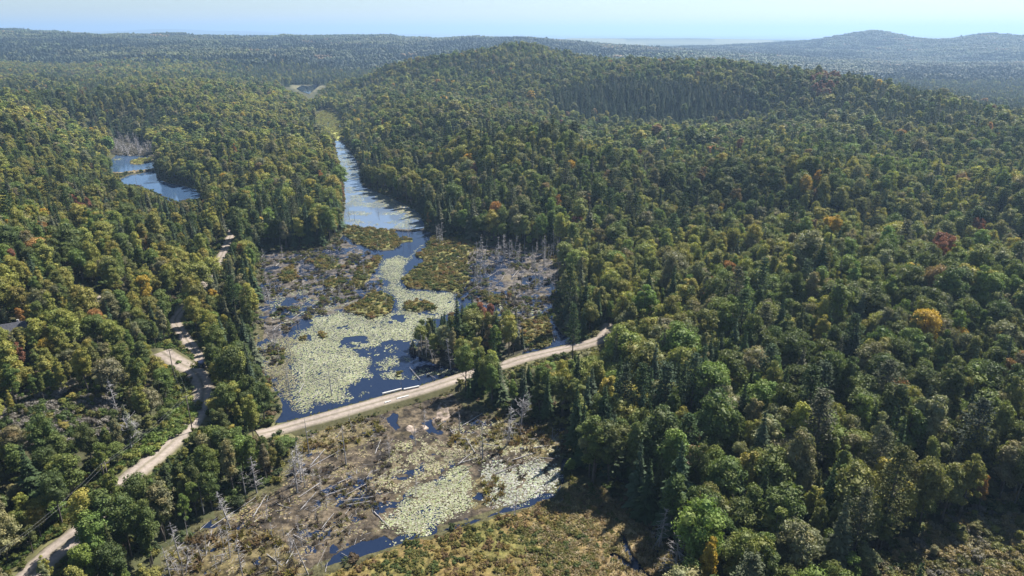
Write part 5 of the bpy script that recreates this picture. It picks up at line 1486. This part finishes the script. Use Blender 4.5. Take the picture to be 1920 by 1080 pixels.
# ------------------------------------------------------------------ house under the trees at the left edge
ts = np.linspace(120, 400, 600); dx, dy, dz = ray(20, 610); tt = ts / dy; gz = ground_z(dx * tt, dy * tt); i = np.where(H + dz * tt < gz + 3.5)[0][0]
hx, hy, hz = float(dx * tt[i]), float(dy * tt[i]), float(gz[i])
e = empty('house', (hx, hy, hz), .5); e.scale = (.8, .8, .8); props(e, 'small house with dark grey gable roof under trees', 'house')
mb = MB(); mb.box((0, 0, 1.2), (8, 6, 2.8), 0, 0); part('wall', mb.mesh('wall', [M_WALL]), e)
mb = MB(); mb.add([(-4, -3, 2.6), (4, -3, 2.6), (4, 3, 2.6), (-4, 3, 2.6), (-4, 0, 4.7), (4, 0, 4.7)], [(0, 4, 3), (1, 2, 5)], None); part('gable', mb.mesh('gable', [M_WALL]), e)
mb = MB()
for s in (-1, 1):
    V = np.array([(-4.5, s * 3.6, 2.3), (4.5, s * 3.6, 2.3), (4.5, 0, 4.9), (-4.5, 0, 4.9)]); mb.add(np.vstack([V, V + [0, 0, .15]]), None, [(0, 1, 2, 3), (4, 5, 6, 7), (0, 1, 5, 4), (2, 3, 7, 6), (1, 2, 6, 5), (3, 0, 4, 7)])
rf = part('roof', mb.mesh('roof', [M_ROOF]), e)
mb = MB(); mb.box((2, .9, 4.8), (.6, .6, 1.4), 0, .02); part('chimney', mb.mesh('chimney', [M_ROCK]), rf)
for x_ in (-2.2, 2.2):
    mb = MB(); mb.box((x_, -3.03, 1.5), (1.2, .08, 1.0), 0, .01); part('window', mb.mesh('window', [M_GLASS]), e)

# ------------------------------------------------------------------ vehicle in the shade of the side road
q = G(378, 687, 4.0); t = roads['side'][0]; i = np.argmin(np.hypot(t[:, 0] - q[0], t[:, 1] - q[1])); dv = t[i + 1] - t[i]
e = empty('parked_car', (q[0], q[1], float(t[i][2]) + .03), math.atan2(dv[1], dv[0])); props(e, 'dark blue vehicle parked in shade on the side road', 'car')
mb = MB()
prof = [(-2.2, .35), (-2.25, .75), (-2.15, .98), (-1.2, 1.05), (1.0, 1.05), (2.1, .92), (2.25, .65), (2.2, .35)]
def loft(mb, prof, w0, w1=None):
    n_ = len(prof); V = []
    for s in (-1, 1):
        V += [(x_, s * (w0 if w1 is None else np.interp(z_, [prof[0][1], max(p[1] for p in prof)], [w0, w1])), z_) for x_, z_ in prof]
    V = np.array(V); F4 = [(j, (j + 1) % n_, n_ + (j + 1) % n_, n_ + j) for j in range(n_)]
    c0 = len(V); V = np.vstack([V, V[:n_].mean(0), V[n_:].mean(0)]); F3 = [(c0, (j + 1) % n_, j) for j in range(n_)] + [(c0 + 1, n_ + j, n_ + (j + 1) % n_) for j in range(n_)]
    mb.add(V, F3, F4)
loft(mb, prof, .92, .85); part('body', mb.mesh('body', [M_CAR]), e)
mb = MB(); loft(mb, [(-2.0, 1.04), (-1.75, 1.6), (-1.4, 1.72), (.2, 1.72), (.5, 1.62), (1.1, 1.04)], .84, .66); cab = part('cabin', mb.mesh('cabin', [M_CAR]), e)
for s in (-1, 1):
    mb = MB(); y0, y1 = s * .80, s * .705; mb.add([(-1.7, y0 + s * .03, 1.12), (.85, y0 + s * .03, 1.12), (.35, y1 + s * .02, 1.6), (-1.5, y1 + s * .02, 1.6)], None, [(0, 1, 2, 3)]); part('side_window', mb.mesh('side_window', [M_GLASS]), e)
mb = MB(); mb.add([(1.08, -.74, 1.08), (1.08, .74, 1.08), (.56, .64, 1.62), (.56, -.64, 1.62)], None, [(0, 1, 2, 3)]); part('windscreen', mb.mesh('windscreen', [M_GLASS]), e)
mb = MB(); mb.add([(-2.01, -.74, 1.1), (-2.01, .74, 1.1), (-1.8, .66, 1.58), (-1.8, -.66, 1.58)], None, [(0, 1, 2, 3)]); part('rear_window', mb.mesh('rear_window', [M_GLASS]), e)
for x_ in (-1.4, 1.4):
    for s in (-1, 1):
        mb = MB(); mb.tube([(x_, s * .72, .35), (x_, s * .78, .35), (x_, s * .95, .35)], [.33, .36, .34], 16); part('wheel', mb.mesh('wheel', [M_TYRE], True), e)
for s in (-1, 1):
    mb = MB(); mb.box((2.2, s * .62, .74), (.12, .34, .14), 0, .02); part('headlight', mb.mesh('headlight', [M_LAMP]), e)

# ------------------------------------------------------------------ haze: the air between here and the horizon
mb = MB(); mb.box((0, 20000, 95), (150000, 150000, 330), 0, 0)
M_HAZE = bpy.data.materials.new('haze_air'); M_HAZE.use_nodes = True
nt = M_HAZE.node_tree
for n_ in list(nt.nodes):
    if n_.type == 'BSDF_PRINCIPLED': nt.nodes.remove(n_)
pv = nt.nodes.new('ShaderNodeVolumePrincipled')
pv.inputs['Density'].default_value = HAZE_DENSITY
pv.inputs['Color'].default_value = (.48, .71, 1.0, 1)
pv.inputs['Anisotropy'].default_value = .25
nt.links.new(pv.outputs[0], nt.nodes['Material Output'].inputs['Volume'])
hz = link('haze', mb.mesh('haze', [M_HAZE])); props(hz, kind='stuff')
hz.display_type = 'WIRE'
print('COUNTS pads', npad, 'woods', n1, n2, n3, n4, 'brush', n5, 'tufts', n6, 'single', len(items), 'pine', npine, 'dead', len(dead), 'logs', len(loglist), 'broadleaf', len(pick_b), 'spruce', len(pick_c))
